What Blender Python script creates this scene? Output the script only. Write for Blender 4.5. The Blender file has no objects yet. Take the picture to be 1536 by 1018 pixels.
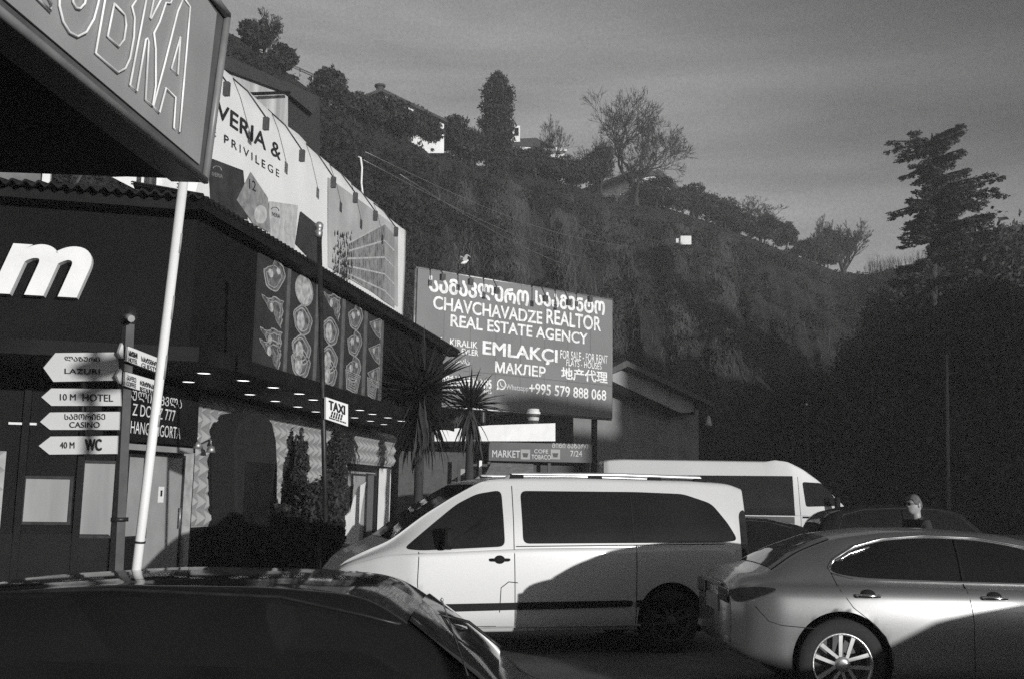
import bpy, bmesh, math, random
import numpy as np
from mathutils import Vector, Matrix, geometry
random.seed(7); RNG = np.random.default_rng(7)
R = math.radians
scene = bpy.context.scene
COL = scene.collection

# ---------------------------------------------------------------- camera, sky, sun, exposure
EYE = Vector((0, 0, 1.63))
cam_d = bpy.data.cameras.new('camera'); cam = bpy.data.objects.new('camera', cam_d); COL.objects.link(cam)
cam_d.lens = 37.5; cam_d.sensor_width = 36; cam_d.clip_start = 0.05; cam_d.clip_end = 4000
CROT = Matrix.Rotation(R(90 + 8.39), 3, 'X') @ Matrix.Rotation(R(1.03), 3, 'Z')
cam.matrix_world = Matrix.Translation(EYE) @ CROT.to_4x4()
scene.camera = cam

SUN_AZ, SUN_EL = 36.0, 5.5          # degrees to the right of straight behind the camera, and above the horizon
sdir = Vector((math.sin(R(SUN_AZ)) * math.cos(R(SUN_EL)), -math.cos(R(SUN_AZ)) * math.cos(R(SUN_EL)), math.sin(R(SUN_EL))))
world = bpy.data.worlds.new('World'); scene.world = world; world.use_nodes = True
nt = world.node_tree; nt.nodes.clear()
def N(t, ty, **k):
    n = t.nodes.new(ty)
    for a, b in k.items(): setattr(n, a, b)
    return n
sky = N(nt, 'ShaderNodeTexSky', sky_type='NISHITA', sun_disc=False)
sky.sun_elevation = R(SUN_EL); sky.sun_rotation = math.atan2(sdir.x, sdir.y)
sky.air_density = 1.0; sky.dust_density = 0.2; sky.ozone_density = 1.0; sky.altitude = 0
bw = N(nt, 'ShaderNodeRGBToBW'); nt.links.new(sky.outputs[0], bw.inputs[0])
tc = N(nt, 'ShaderNodeTexCoord'); mp = N(nt, 'ShaderNodeMapping'); mp.inputs['Scale'].default_value = (1.2, 1.2, 7.0); mp.inputs['Rotation'].default_value = (0.05, 0.16, 0.3)
nt.links.new(tc.outputs['Generated'], mp.inputs[0])
no = N(nt, 'ShaderNodeTexNoise'); no.inputs['Scale'].default_value = 1.5; no.inputs['Detail'].default_value = 5; no.inputs['Roughness'].default_value = .55; no.inputs['Distortion'].default_value = .3
nt.links.new(mp.outputs[0], no.inputs['Vector'])
cr = N(nt, 'ShaderNodeMapRange'); cr.inputs[1].default_value = .3; cr.inputs[2].default_value = .72; cr.inputs[3].default_value = .55; cr.inputs[4].default_value = 1.3
nt.links.new(no.outputs[0], cr.inputs[0])
gn = N(nt, 'ShaderNodeTexNoise'); gn.inputs['Scale'].default_value = 420; gn.inputs['Detail'].default_value = 1
nt.links.new(tc.outputs['Generated'], gn.inputs['Vector'])
gr = N(nt, 'ShaderNodeMapRange'); gr.inputs[3].default_value = .82; gr.inputs[4].default_value = 1.18
nt.links.new(gn.outputs[0], gr.inputs[0])
m1 = N(nt, 'ShaderNodeMath', operation='MULTIPLY'); nt.links.new(bw.outputs[0], m1.inputs[0]); nt.links.new(cr.outputs[0], m1.inputs[1])
# soft darkening painted into the upper right of the sky, brighter away from it
db = N(nt, 'ShaderNodeVectorMath', operation='DOT_PRODUCT'); nt.links.new(tc.outputs['Generated'], db.inputs[0]); db.inputs[1].default_value = Vector((.52, .62, .59)).normalized()
dr_ = N(nt, 'ShaderNodeMapRange', interpolation_type='SMOOTHSTEP'); dr_.inputs[1].default_value = .84; dr_.inputs[2].default_value = 1.0; dr_.inputs[3].default_value = 1.27; dr_.inputs[4].default_value = .36
nt.links.new(db.outputs['Value'], dr_.inputs[0])
m0 = N(nt, 'ShaderNodeMath', operation='MULTIPLY'); nt.links.new(m1.outputs[0], m0.inputs[0]); nt.links.new(dr_.outputs[0], m0.inputs[1])
m2 = N(nt, 'ShaderNodeMath', operation='MULTIPLY'); nt.links.new(m0.outputs[0], m2.inputs[0]); nt.links.new(gr.outputs[0], m2.inputs[1])
bg = N(nt, 'ShaderNodeBackground'); bg.inputs['Strength'].default_value = 0.12
wo = N(nt, 'ShaderNodeOutputWorld'); nt.links.new(m2.outputs[0], bg.inputs[0]); nt.links.new(bg.outputs[0], wo.inputs[0])
sun_d = bpy.data.lights.new('sun', 'SUN'); sun_d.energy = 4.0; sun_d.angle = R(.53); sun_d.color = (1, .995, .985)
sun = bpy.data.objects.new('sun', sun_d); COL.objects.link(sun); sun.rotation_euler = sdir.to_track_quat('Z', 'Y').to_euler()
vs = scene.view_settings; vs.view_transform = 'Standard'; vs.look = 'None'; vs.gamma = 1; vs.exposure = 0.0; vs.use_curve_mapping = False
scene.cycles.max_bounces = 6; scene.cycles.sample_clamp_indirect = 1.5; scene.cycles.use_denoising = False

# ---------------------------------------------------------------- helpers
def ray(px, py):
    return (CROT @ Vector(((px - 768) / 1600, -(py - 509) / 1600, -1))).normalized()
def W(px, py, Y):                                   # the point seen at that spot at distance Y ahead
    d = ray(px, py); return EYE + d * (Y / d.y)
MATS = {}
def mat(name, v, rough=.6, metal=0, nscale=6, namp=.25, bump=0, bscale=40, spec=.5, coat=0, tint=(1, 1, 1), emit=0, streak=False, detail=6):
    if name in MATS: return MATS[name]
    m = bpy.data.materials.new(name); m.use_nodes = True; t = m.node_tree
    b = t.nodes['Principled BSDF']; MATS[name] = m
    b.inputs['Roughness'].default_value = rough; b.inputs['Metallic'].default_value = metal
    b.inputs['Specular IOR Level'].default_value = spec; b.inputs['Coat Weight'].default_value = coat; b.inputs['Coat Roughness'].default_value = .06
    c = N(t, 'ShaderNodeTexCoord'); n = N(t, 'ShaderNodeTexNoise'); n.inputs['Scale'].default_value = nscale; n.inputs['Detail'].default_value = detail
    mpn = N(t, 'ShaderNodeMapping'); t.links.new(c.outputs['Object'], mpn.inputs[0])
    if streak: mpn.inputs['Scale'].default_value = (1, 1, .12)
    t.links.new(mpn.outputs[0], n.inputs['Vector'])
    r = N(t, 'ShaderNodeMapRange'); r.inputs[1].default_value = .3; r.inputs[2].default_value = .7
    r.inputs[3].default_value = v * (1 - namp); r.inputs[4].default_value = v * (1 + namp)
    t.links.new(n.outputs[0], r.inputs[0]); t.links.new(r.outputs[0], b.inputs['Base Color'])
    rr = N(t, 'ShaderNodeMapRange'); rr.inputs[3].default_value = max(0.02, rough * .85); rr.inputs[4].default_value = min(1, rough * 1.15)
    t.links.new(n.outputs[0], rr.inputs[0]); t.links.new(rr.outputs[0], b.inputs['Roughness'])
    if bump:
        n2 = N(t, 'ShaderNodeTexNoise'); n2.inputs['Scale'].default_value = bscale; n2.inputs['Detail'].default_value = 4
        t.links.new(c.outputs['Object'], n2.inputs['Vector'])
        bp = N(t, 'ShaderNodeBump'); bp.inputs['Strength'].default_value = bump; bp.inputs['Distance'].default_value = .02
        t.links.new(n2.outputs[0], bp.inputs['Height']); t.links.new(bp.outputs[0], b.inputs['Normal'])
    if emit:
        b.inputs['Emission Color'].default_value = (1, 1, 1, 1); b.inputs['Emission Strength'].default_value = emit
    return m
ORG = {}
def tag(o, label=None, cat=None, group=None, kind=None):
    if label: o['label'] = label
    if cat: o['category'] = cat
    if group: o['group'] = group
    if kind: o['kind'] = kind
    return o
def thing(name, label, cat, loc=(0, 0, 0), rz=0, group=None):
    o = bpy.data.objects.new(name, None); COL.objects.link(o); o.empty_display_size = .2
    o.location = loc; o.rotation_euler = (0, 0, rz); ORG[o.name] = Vector(loc)
    return tag(o, label, cat, group)
def org_of(o):
    while o.name not in ORG: o = o.parent
    return ORG[o.name]
class MB:                                            # collects geometry, links it as one mesh object
    def __init__(s): s.v = []; s.f = []; s.sm = []
    def add(s, vs_, fs, smooth=False):
        k = len(s.v); s.v += [tuple(v) for v in vs_]; s.f += [tuple(i + k for i in f) for f in fs]; s.sm += [smooth] * len(fs); return s
    def box(s, c, d, ax=None):                       # centre, full dims, axes
        c = Vector(c); ax = ax or (Vector((1, 0, 0)), Vector((0, 1, 0)), Vector((0, 0, 1)))
        vs_ = [c + ax[0] * (d[0] / 2 * i) + ax[1] * (d[1] / 2 * j) + ax[2] * (d[2] / 2 * k) for k in (-1, 1) for j in (-1, 1) for i in (-1, 1)]
        return s.add(vs_, [(0, 2, 3, 1), (4, 5, 7, 6), (0, 1, 5, 4), (2, 6, 7, 3), (0, 4, 6, 2), (1, 3, 7, 5)])
    def prism(s, pts, off):                          # planar polygon extruded by vector
        off = Vector(off); n = len(pts); a = [Vector(p) for p in pts]; b = [p + off for p in a]
        tri = geometry.tessellate_polygon([a])
        fs = [tuple(t) for t in tri] + [tuple(i + n for i in reversed(t)) for t in tri] + [(i, (i + 1) % n, (i + 1) % n + n, i + n) for i in range(n)]
        return s.add(a + b, fs)
    def tube(s, pts, rad, seg=8, caps=True, smooth=True):
        pts = [Vector(p) for p in pts]; n = len(pts)
        if not hasattr(rad, '__len__'): rad = [rad] * n
        vs_ = []; fs = []; up = Vector((0, 0, 1)); prev = None
        for i, p in enumerate(pts):
            d = (pts[min(i + 1, n - 1)] - pts[max(i - 1, 0)]).normalized()
            a = prev if prev is not None else (up if abs(d.z) < .9 else Vector((1, 0, 0)))
            x = (a - d * a.dot(d)); x = x.normalized() if x.length > 1e-6 else d.orthogonal().normalized(); prev = x; y = d.cross(x)
            vs_ += [p + (x * math.cos(2 * math.pi * k / seg) + y * math.sin(2 * math.pi * k / seg)) * rad[i] for k in range(seg)]
        for i in range(n - 1):
            for k in range(seg):
                k2 = (k + 1) % seg; fs.append((i * seg + k, i * seg + k2, (i + 1) * seg + k2, (i + 1) * seg + k))
        s.add(vs_, fs, smooth)
        if caps: k0 = len(s.v) - len(vs_); s.f += [tuple(k0 + k for k in reversed(range(seg))), tuple(k0 + (n - 1) * seg + k for k in range(seg))]; s.sm += [False, False]
        return s
    def lathe(s, prof, c, seg=20, ax=None, smooth=True):   # prof (r,h) about axis ax[2]
        c = Vector(c); ax = ax or (Vector((1, 0, 0)), Vector((0, 1, 0)), Vector((0, 0, 1)))
        vs_ = []; fs = []; n = len(prof)
        for r, h in prof: vs_ += [c + ax[2] * h + (ax[0] * math.cos(2 * math.pi * k / seg) + ax[1] * math.sin(2 * math.pi * k / seg)) * r for k in range(seg)]
        for i in range(n - 1):
            for k in range(seg): k2 = (k + 1) % seg; fs.append((i * seg + k, i * seg + k2, (i + 1) * seg + k2, (i + 1) * seg + k))
        return s.add(vs_, fs, smooth)
    def mesh(s, name, m, org=Vector((0, 0, 0))):
        me = bpy.data.meshes.new(name)
        me.from_pydata([(v[0] - org[0], v[1] - org[1], v[2] - org[2]) for v in s.v], [], s.f)
        me.polygons.foreach_set('use_smooth', s.sm); me.materials.append(m)
        return me
    def build(s, name, m, parent=None, local=False, bevel=0):
        org = Vector((0, 0, 0)) if (parent is None or local) else org_of(parent)
        me = s.mesh(name, m, org); o = bpy.data.objects.new(name, me); COL.objects.link(o)
        if parent: o.parent = parent
        if bevel:
            b = o.modifiers.new('b', 'BEVEL'); b.width = bevel; b.segments = 2; b.limit_method = 'ANGLE'; b.angle_limit = R(40)
        return o
    def rooted(s, name, m, loc, **k):                # a top-level mesh whose origin is at loc
        me = s.mesh(name, m, Vector(loc)); o = bpy.data.objects.new(name, me); COL.objects.link(o); o.location = loc; return o
def fix(o):                                          # consistent normals
    bm = bmesh.new(); bm.from_mesh(o.data); bmesh.ops.recalc_face_normals(bm, faces=bm.faces); bm.to_mesh(o.data); bm.free(); return o
def copy_tree(o, parent=None):
    c = o.copy(); COL.objects.link(c); c.parent = parent
    if o.name in ORG: ORG[c.name] = ORG[o.name]
    for ch in list(o.children): copy_tree(ch, c)
    return c

class Many(list):                                    # the same piece on both sides: one object each
    def build(s, name, m, parent=None, **k): return [q.build(name, m, parent, **k) for q in s]
class Pl:                                            # an upright plane of the place: a point on it and its horizontal direction
    def __init__(s, p0, du, tilt=None):
        s.p = Vector(p0) if tilt is not None else Vector((p0[0], p0[1], 0)); s.u = Vector(du).normalized(); s.z = Vector((0, 0, 1)) if tilt is None else Vector(tilt).normalized()
        s.n = s.u.cross(s.z).normalized()            # towards the viewer
    def hit(s, px, py, off=0):
        d = ray(px, py); q = s.p + s.n * off; t = (q - EYE).dot(s.n) / d.dot(s.n); return EYE + d * t
    def uz(s, px, py, off=0):
        q = s.hit(px, py, off) - s.p; return q.dot(s.u), q.dot(s.z)
    def pt(s, u, z, off=0): return s.p + s.u * u + s.z * z + s.n * off
    def slab(s, mb, pxs, o0, o1):                    # outline in the photo's pixels, o0..o1 thick
        pts = [s.hit(x, y, o1) for x, y in pxs]
        return mb.prism(pts, s.n * (o0 - o1))
    def rect(s, mb, u0, u1, z0, z1, o0, o1):
        return mb.prism([s.pt(u0, z0, o1), s.pt(u1, z0, o1), s.pt(u1, z1, o1), s.pt(u0, z1, o1)], s.n * (o0 - o1))
_tc = {}
def text_geo(body, off=0, shear=0, outline=0, extrude=0, space=1, res=4):
    key = (body, off, shear, outline, extrude, space)
    if key in _tc: return _tc[key]
    c = bpy.data.curves.new('t', 'FONT'); c.body = body; c.offset = off; c.shear = shear; c.resolution_u = res; c.space_character = space
    if outline: c.fill_mode = 'NONE'; c.bevel_depth = outline; c.bevel_resolution = 1
    c.extrude = 0 if outline else extrude
    o = bpy.data.objects.new('t', c); COL.objects.link(o); bpy.context.view_layer.update()
    m = bpy.data.meshes.new_from_object(o)
    vs_ = [tuple(v.co) for v in m.vertices]; fs = [tuple(p.vertices) for p in m.polygons]
    bpy.data.objects.remove(o); bpy.data.meshes.remove(m); bpy.data.curves.remove(c)
    _tc[key] = (vs_, fs); return _tc[key]
def text_map(mb, body, o, X, Y, nrm, bold=0, **k):
    """the text's box is laid on o, o+X, o+Y; bold strokes come from copies a hair apart in depth"""
    v, f = text_geo(body, **k)
    xs = [a[0] for a in v]; ys = [a[1] for a in v]; x0, x1, y0, y1 = min(xs), max(xs), min(ys), max(ys)
    sh = [(0, 0)]
    if bold > 0: sh += [(bold, 0), (-bold, 0), (0, bold * .7), (0, -bold * .7)] + ([(bold * .7, bold * .5), (-bold * .7, bold * .5), (bold * .7, -bold * .5), (-bold * .7, -bold * .5)] if bold > .02 else [])
    wx, hy = x1 - x0 + 2 * bold, y1 - y0 + 2 * bold; e = .0011 * max(1, Y.length / .6)
    for i, (dx, dy) in enumerate(sh):
        mb.add([o + X * ((q[0] - x0 + bold + dx) / wx) + Y * ((q[1] - y0 + bold + dy) / hy) + nrm * (q[2] + i * e) for q in v], f)
def text_at(mb, pl, body, u0, u1, z0, z1, off, **k):
    text_map(mb, body, pl.pt(u0, z0, off), pl.u * (u1 - u0), pl.z * (z1 - z0), pl.n, **k)
def text_px(mb, pl, body, a, b, c, off=.006, **k):
    """a = lower-left, b = lower-right, c = upper-left, in the photo's pixels"""
    o = pl.hit(*a, off); text_map(mb, body, o, pl.hit(*b, off) - o, pl.hit(*c, off) - o, pl.n, **k)

# ---------------------------------------------------------------- materials
asphalt = mat('asphalt', .10, .85, nscale=1.3, namp=.35, bump=.5, bscale=60)
concrete = mat('concrete', .22, .85, nscale=1.2, namp=.3, bump=.3, bscale=30)
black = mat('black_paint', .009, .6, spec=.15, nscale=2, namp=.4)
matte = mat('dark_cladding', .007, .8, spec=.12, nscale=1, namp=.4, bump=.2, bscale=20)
white = mat('white_paint', .8, .5, nscale=3, namp=.06)
vinyl = mat('banner_vinyl', .8, .5, nscale=1.1, namp=.05, bump=.25, bscale=2.2)
print_black = mat('black_print', .02, .5)
print_dark = mat('dark_print', .035, .45, nscale=3, namp=.4)
print_grey = mat('grey_print', .3, .5, nscale=2, namp=.15)
print_lgrey = mat('pale_grey_print', .5, .5, nscale=2, namp=.1)
steel = mat('galvanised_steel', .35, .45, metal=.7, nscale=8, namp=.3)
dsteel = mat('dark_steel', .03, .45, metal=.4, nscale=8, namp=.4)
glass_dark = mat('dark_glass', .012, .05, spec=.22, nscale=1, namp=.3)
tilem = mat('relief_tile', .3, .55, nscale=5, namp=.2)
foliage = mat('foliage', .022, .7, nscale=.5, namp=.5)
foliage_l = mat('dry_foliage', .1, .8, nscale=.5, namp=.5)
bark = mat('bark', .03, .9, nscale=4, namp=.4)
# ---------------------------------------------------------------- ground and hill
g = MB(); g.add([(-900, -300, 0), (900, -300, 0), (900, 1500, 0), (-900, 1500, 0)], [(0, 1, 2, 3)])
tag(g.build('ground', asphalt), kind='structure')

def interp(x, pts): return float(np.interp(x, [p[0] for p in pts], [p[1] for p in pts]))
RIDGE = [(-900, -500), (-300, -260), (0, -120), (300, 42), (345, 62), (480, 158), (560, 195), (650, 226), (720, 252), (800, 264), (880, 286), (930, 304), (1000, 312), (1080, 338), (1130, 358), (1200, 385), (1260, 408), (1300, 412), (1340, 405), (1400, 392), (1470, 350), (1536, 340), (1700, 300), (2200, 200), (3200, 150)]
RD = [(-900, 60), (0, 62), (345, 75), (560, 88), (720, 105), (1000, 135), (1200, 165), (1300, 190), (1536, 170), (2200, 150), (3200, 150)]
BD = [(-900, 42), (0, 44), (345, 46), (560, 50), (720, 54), (900, 58), (1100, 66), (1300, 75), (1536, 75), (2200, 75), (3200, 75)]
def hnoise(x, y, s, seed=0):
    from mathutils import noise
    return noise.noise(Vector((x / s + seed, y / s, seed * .7)))
def hill_pt(px, t):                                  # t 0 = foot, 1 = ridge, >1 = plateau behind
    rd, bd = interp(px, RD), interp(px, BD)
    ang = math.atan((px - 768) / 1600 / math.cos(R(8.39)))
    top = W(px, interp(px, RIDGE), 1.0) - EYE        # slope of the ray to the ridge
    hz = EYE.z + top.z * rd * math.cos(ang) if abs(ang) < 1.2 else 40
    x0, y0 = math.sin(ang), math.cos(ang)
    d = bd + (rd - bd) * min(t, 1) + max(0, t - 1) * 120
    prof = (.62 * t + .38 * t * t * (3 - 2 * t)) if t <= 1 else 1
    z = hz * prof
    if t > 1: z = hz - (t - 1) * 6
    X, Y = x0 * d, y0 * d
    k = min(1, t * 4) * min(1, max(0, (1 - t) * 3))
    gul = (1 - abs(hnoise(px / 30 + t * 2.0, t * 1.1, 1.0, 14)) * 2.2) * 2.4 + hnoise(px / 46 + t * 1.4, t * 2.2, 1.0, 3) * 2.2 + hnoise(X, Y, 5, 9) * 1.1 + hnoise(X, z, 2, 5) * .5
    return Vector((X - x0 * gul * k, Y - y0 * gul * k, z + k * .8 * hnoise(X, Y, 4, 2)))
pxs = list(range(-900, 0, 30)) + list(range(0, 1560, 5)) + list(range(1560, 3300, 40))
ts = [i / 70 for i in range(71)] + [1.03, 1.1, 1.3, 1.8, 2.6]
vs_ = [hill_pt(p, t) for p in pxs for t in ts]
vs_ = [Vector((v.x, v.y, v.z - (.5 if i % len(ts) == 0 else 0))) for i, v in enumerate(vs_)]
nT = len(ts); fs = [(i * nT + j, (i + 1) * nT + j, (i + 1) * nT + j + 1, i * nT + j + 1) for i in range(len(pxs) - 1) for j in range(nT - 1)]
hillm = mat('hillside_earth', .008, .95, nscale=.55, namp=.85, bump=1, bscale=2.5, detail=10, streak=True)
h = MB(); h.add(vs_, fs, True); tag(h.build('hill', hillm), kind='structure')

def leaf_cloud(centres, radii, n, size, squash=1, shell=.45, flat=False):
    """n leaf-sized triangles/quads spread through the ellipsoids; returns verts, faces"""
    centres = np.array(centres, float); radii = np.array(radii, float)
    if radii.ndim == 1: radii = np.stack([radii] * 3, 1)
    vol = (radii.prod(1)) ** .75; idx = RNG.choice(len(centres), n, p=vol / vol.sum())
    d = RNG.normal(size=(n, 3)); d /= np.linalg.norm(d, axis=1)[:, None]
    r = shell + (1 - shell) * RNG.random(n) ** .6; r *= 1 + .12 * RNG.normal(size=n)
    c = centres[idx] + d * r[:, None] * radii[idx]
    a = RNG.normal(size=(n, 3)); 
    if flat: a[:, 2] *= .25
    a /= np.linalg.norm(a, axis=1)[:, None]
    b = np.cross(a, RNG.normal(size=(n, 3))); b /= np.linalg.norm(b, axis=1)[:, None]
    s = size * (.6 + .8 * RNG.random(n))[:, None]
    v = np.stack([c - a * s, c + b * s * .45, c + a * s, c - b * s * .45], 1).reshape(-1, 3)
    f = np.arange(4 * n).reshape(-1, 4)
    return v, f
def np_mesh(name, v, f, m, parent=None, org=None):
    me = bpy.data.meshes.new(name); v = np.asarray(v, dtype=np.float32)
    if org is None: org = org_of(parent) if parent else (0, 0, 0)
    v = v - np.array(org, dtype=np.float32)
    me.vertices.add(len(v)); me.vertices.foreach_set('co', v.ravel()); k = f.shape[1]
    me.loops.add(f.size); me.loops.foreach_set('vertex_index', f.ravel().astype(np.int32))
    me.polygons.add(len(f)); me.polygons.foreach_set('loop_start', np.arange(0, f.size, k, dtype=np.int32)); me.polygons.foreach_set('loop_total', np.full(len(f), k, dtype=np.int32))
    me.update(calc_edges=True); me.materials.append(m)
    o = bpy.data.objects.new(name, me); COL.objects.link(o)
    if parent: o.parent = parent
    return o
# scrub that covers the slope: low dark bushes and pale dry stems hanging down the gullies
cs, rs = [], []
for i in range(3400):
    px = random.uniform(-100, 1650); t = random.random() ** .8
    if 640 < px < 1260 and .15 < t < .74 and random.random() < .72: continue
    p = hill_pt(px, t); s = random.uniform(.5, 1.5) * (1.1 if t < .8 else .45)
    cs.append(p + Vector((0, 0, s * .3))); rs.append((s, s, s * .8))
for i in range(420):
    px = random.uniform(-60, 1420); t = random.uniform(.5, .82)
    if 640 < px < 1200 and t < .68: continue; p = hill_pt(px, t); s = random.uniform(1.2, 2.6)
    for j in range(3): cs.append(p + Vector((random.uniform(-1, 1) * s, random.uniform(-1, 1) * s * .6, s * random.uniform(.3, .9)))); rs.append((s * .8, s * .8, s * .7))
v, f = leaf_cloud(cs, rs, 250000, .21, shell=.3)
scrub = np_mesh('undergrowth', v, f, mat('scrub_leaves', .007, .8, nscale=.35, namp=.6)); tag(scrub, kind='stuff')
dry_v, dry_f = [], []
for i in range(13000):
    px = random.choice([random.gauss(690, 9), random.gauss(752, 9), random.gauss(776, 6), random.gauss(845, 12), random.gauss(925, 14), random.gauss(1085, 12), random.gauss(1020, 10), random.uniform(600, 1400)])
    if px < 560 or px > 1450: continue
    t = random.uniform(.15, .82); p = hill_pt(px, t) + Vector((random.uniform(-.4, .4), -.25, random.uniform(.2, .8)))
    L = random.uniform(.5, 1.7); w = random.uniform(.012, .03); q = p + Vector((random.uniform(-.5, .5), random.uniform(-.5, 0), -L)); s = Vector((w, 0, 0)); mid = (p + q) / 2 + Vector((random.uniform(-.2, .2), -.2, .1))
    k = len(dry_v); dry_v += [p - s, p + s, mid - s, mid + s, q]; dry_f += [(k, k + 1, k + 3, k + 2), (k + 2, k + 3, k + 4)]
dm = MB(); dm.add(dry_v, dry_f); tag(dm.build('dry_grass', mat('dry_stems', .062, .9, nscale=.4, namp=.5)), kind='stuff')

# ---------------------------------------------------------------- trees
def bare_tree(name, label, base, height, spread, seed, tw=1.0, lean=0, group=None, upright=.5, twig=.018, depth=6, width=None, stub=1):
    rnd = random.Random(seed); t = thing(name, label, 'tree', base, group=group)
    tr = MB(); br = MB(); B = Vector(base)
    def grow(p, d, L, r, k):
        n = 3; pts = [p]; q = p.copy(); dd = d.copy(); Lf = L; L = L * stub if k == 0 else L; sg = .04 if k == 0 else .11
        for i in range(n):
            dd = (dd + Vector((rnd.gauss(0, sg), rnd.gauss(0, sg), rnd.gauss(0, .06) + .05 * upright))).normalized(); q = q + dd * (L / n); pts.append(q.copy())
        L = Lf; r1 = max(twig, r * .62)
        (tr if k == 0 else br).tube(pts, [r + (r1 - r) * i / n for i in range(n + 1)], seg=7 if k < 2 else 3, caps=False)
        if k >= depth: return
        nb = (6 if stub < .4 else 4) if k == 0 else 3 if k < 2 else rnd.choice((2, 3, 3))
        for j in range(nb):
            az = rnd.uniform(0, 2 * math.pi); an = spread * rnd.uniform(.6, 1.25)
            x = dd.orthogonal().normalized(); y = dd.cross(x)
            nd = (dd * math.cos(an) + (x * math.cos(az) + y * math.sin(az)) * math.sin(an)); nd.z += .25 * upright; nd.normalize()
            st = pts[-1] if j == 0 or k > 3 else pts[rnd.choice((1, 2, 3))]
            grow(st, nd, L * rnd.uniform(.62, .88), r1, k + 1)
    L0 = height * .24 * tw
    grow(B - Vector((0, 0, .4)), Vector((lean, 0, 1)).normalized(), L0 + .4, height * .018 + .03, 0)
    hi = max(v[2] for v in br.v) - B.z; hx = sorted(abs(v[0] - B.x) for v in br.v)[int(len(br.v) * .96)]; kz = height / hi; kx = (width / 2 / hx) if width else 1
    for q in (tr, br): q.v = [(B.x + (v[0] - B.x) * kx, B.y + (v[1] - B.y) * kx, B.z + (v[2] - B.z) * kz) for v in q.v]
    tr.build('trunk', bark, t); br.build('crown', bark, t); return t
def leafy_tree(name, label, base, h, w, seed, leaves=5000, size=.17, group=None, m=None, kind='round', trunk=.25, low=False):
    rnd = random.Random(seed); t = thing(name, label, 'tree' if kind != 'bush' else 'bush', base, group=group); B = Vector(base)
    tb = MB()
    tb.tube([B - Vector((0, 0, .5)), B + Vector((rnd.uniform(-.1, .1), 0, h * .4)), B + Vector((rnd.uniform(-.2, .2), 0, h * .8))], [h * .025 + .04, h * .02 + .02, .03], seg=7)
    cs, rs = [], []
    if kind == 'column':
        for i in range(26):
            z = trunk * h + (1 - trunk) * h * (i / 25); k = i / 25
            rr = w * .55 * (min(1, .8 + k * .6) if k < .35 else (1 if k < .7 else max(.22, (1 - ((k - .7) / .31) ** 2) ** .6)))
            for j in range(3): cs.append(B + Vector((rnd.uniform(-.3, .3) * rr, rnd.uniform(-.3, .3) * rr, z))); rs.append((rr * rnd.uniform(.72, .95), rr * .85, h * .05))
    elif kind == 'cone':
        for i in range(18):
            k = i / 17; rr = w * .5 * (1 - k) ** .8 * (.6 + .4 * min(1, k * 6)) + .03
            cs.append(B + Vector((rnd.uniform(-.12, .12) * w, rnd.uniform(-.1, .1) * w, h * (trunk + (1 - trunk) * k)))); rs.append((rr, rr, h * .06))
    else:
        for i in range(26 if not low else 46):
            a = rnd.uniform(0, 6.28); e = rnd.uniform(-.5, 1); rr = rnd.uniform(.18, .34)
            e = e if not low else (e + .5) / 1.5 * 1.9 - 1; q = B + Vector((math.cos(a) * w * .36 * rnd.random() ** .5 * (1.15 - .5 * max(0, e)), math.sin(a) * w * .36 * rnd.random() ** .5, h * ((.58 + .34 * e) if not low else (.47 + .45 * e))))
            cs.append(q); rs.append((w * rr * .9, w * rr * .9, h * rr * .55))
            if i < 9 and q.z - B.z > h * .4: tb.tube([B + Vector((0, 0, h * .3)), (B + Vector((0, 0, h * .45)) + q) / 2, q], [.05 + h * .008, .05, .02], seg=4)
    v, f = leaf_cloud(cs, rs, leaves, size, shell=.35)
    tb.build('trunk', bark, t); np_mesh('crown', v, f, m or foliage, t); return t
def ridge_at(px, t=.97): return hill_pt(px, t)
def tree_px(px, top, t=.97):                         # base on the ridge, height up to that row
    b = ridge_at(px, t); q = W(px, top, b.y); return b, q.z - b.z
b, hh = tree_px(738, 112, .93)
leafy_tree('cypress_tree', 'tall dense dark cypress standing on the ridge above the billboard', b, hh, 50 / 1600 * b.y, 3, 26000, .16, kind='column', trunk=.02)
for i, (px, top, lab, sp, tw, dep, wpx) in enumerate([
        (822, 168, 'small slim bare tree on the ridge just right of the dark cypress', .36, .8, 7, 46),
        (955, 137, 'tallest wide bare tree on the ridge with fine branches above the white gable', .6, .7, 8, 132),
        (900, 195, 'low bare tree leaning left below the tallest bare tree', .5, .75, 7, 60),
        (1143, 296, 'twisted bare tree on the ridge between dark bushes', .6, .8, 7, 56),
        (1112, 298, 'thin bare sapling left of the twisted bare tree', .5, .9, 6, 26),
        (1268, 332, 'broad fan shaped bare poplar at the low saddle of the ridge', .36, .6, 7, 62),
        (1240, 320, 'narrow upright bare poplar beside the fan shaped poplar', .24, .75, 7, 26),
        (372, 22, 'wispy bare shrub on the hilltop beside the guardrail', .45, .6, 7, 56),
        (583, 148, 'thin leafless tree in front of the white hilltop house roof', .5, .7, 6, 40),
        (692, 176, 'sparse bare tree left of the dark cypress', .5, .8, 7, 46)]):
    b, hh = tree_px(px, top, .96)
    bare_tree('bare_tree', lab, b, hh, sp, 11 + i, tw=tw, depth=dep, upright=1.0 if 'poplar' in lab else .4, lean=-.25 if 'leaning' in lab else 0, twig=.013, stub=.25 if 'poplar' in lab else .6 if 'widest' in lab or 'tallest' in lab else 1, width=wpx / 1600 * b.y)
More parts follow.
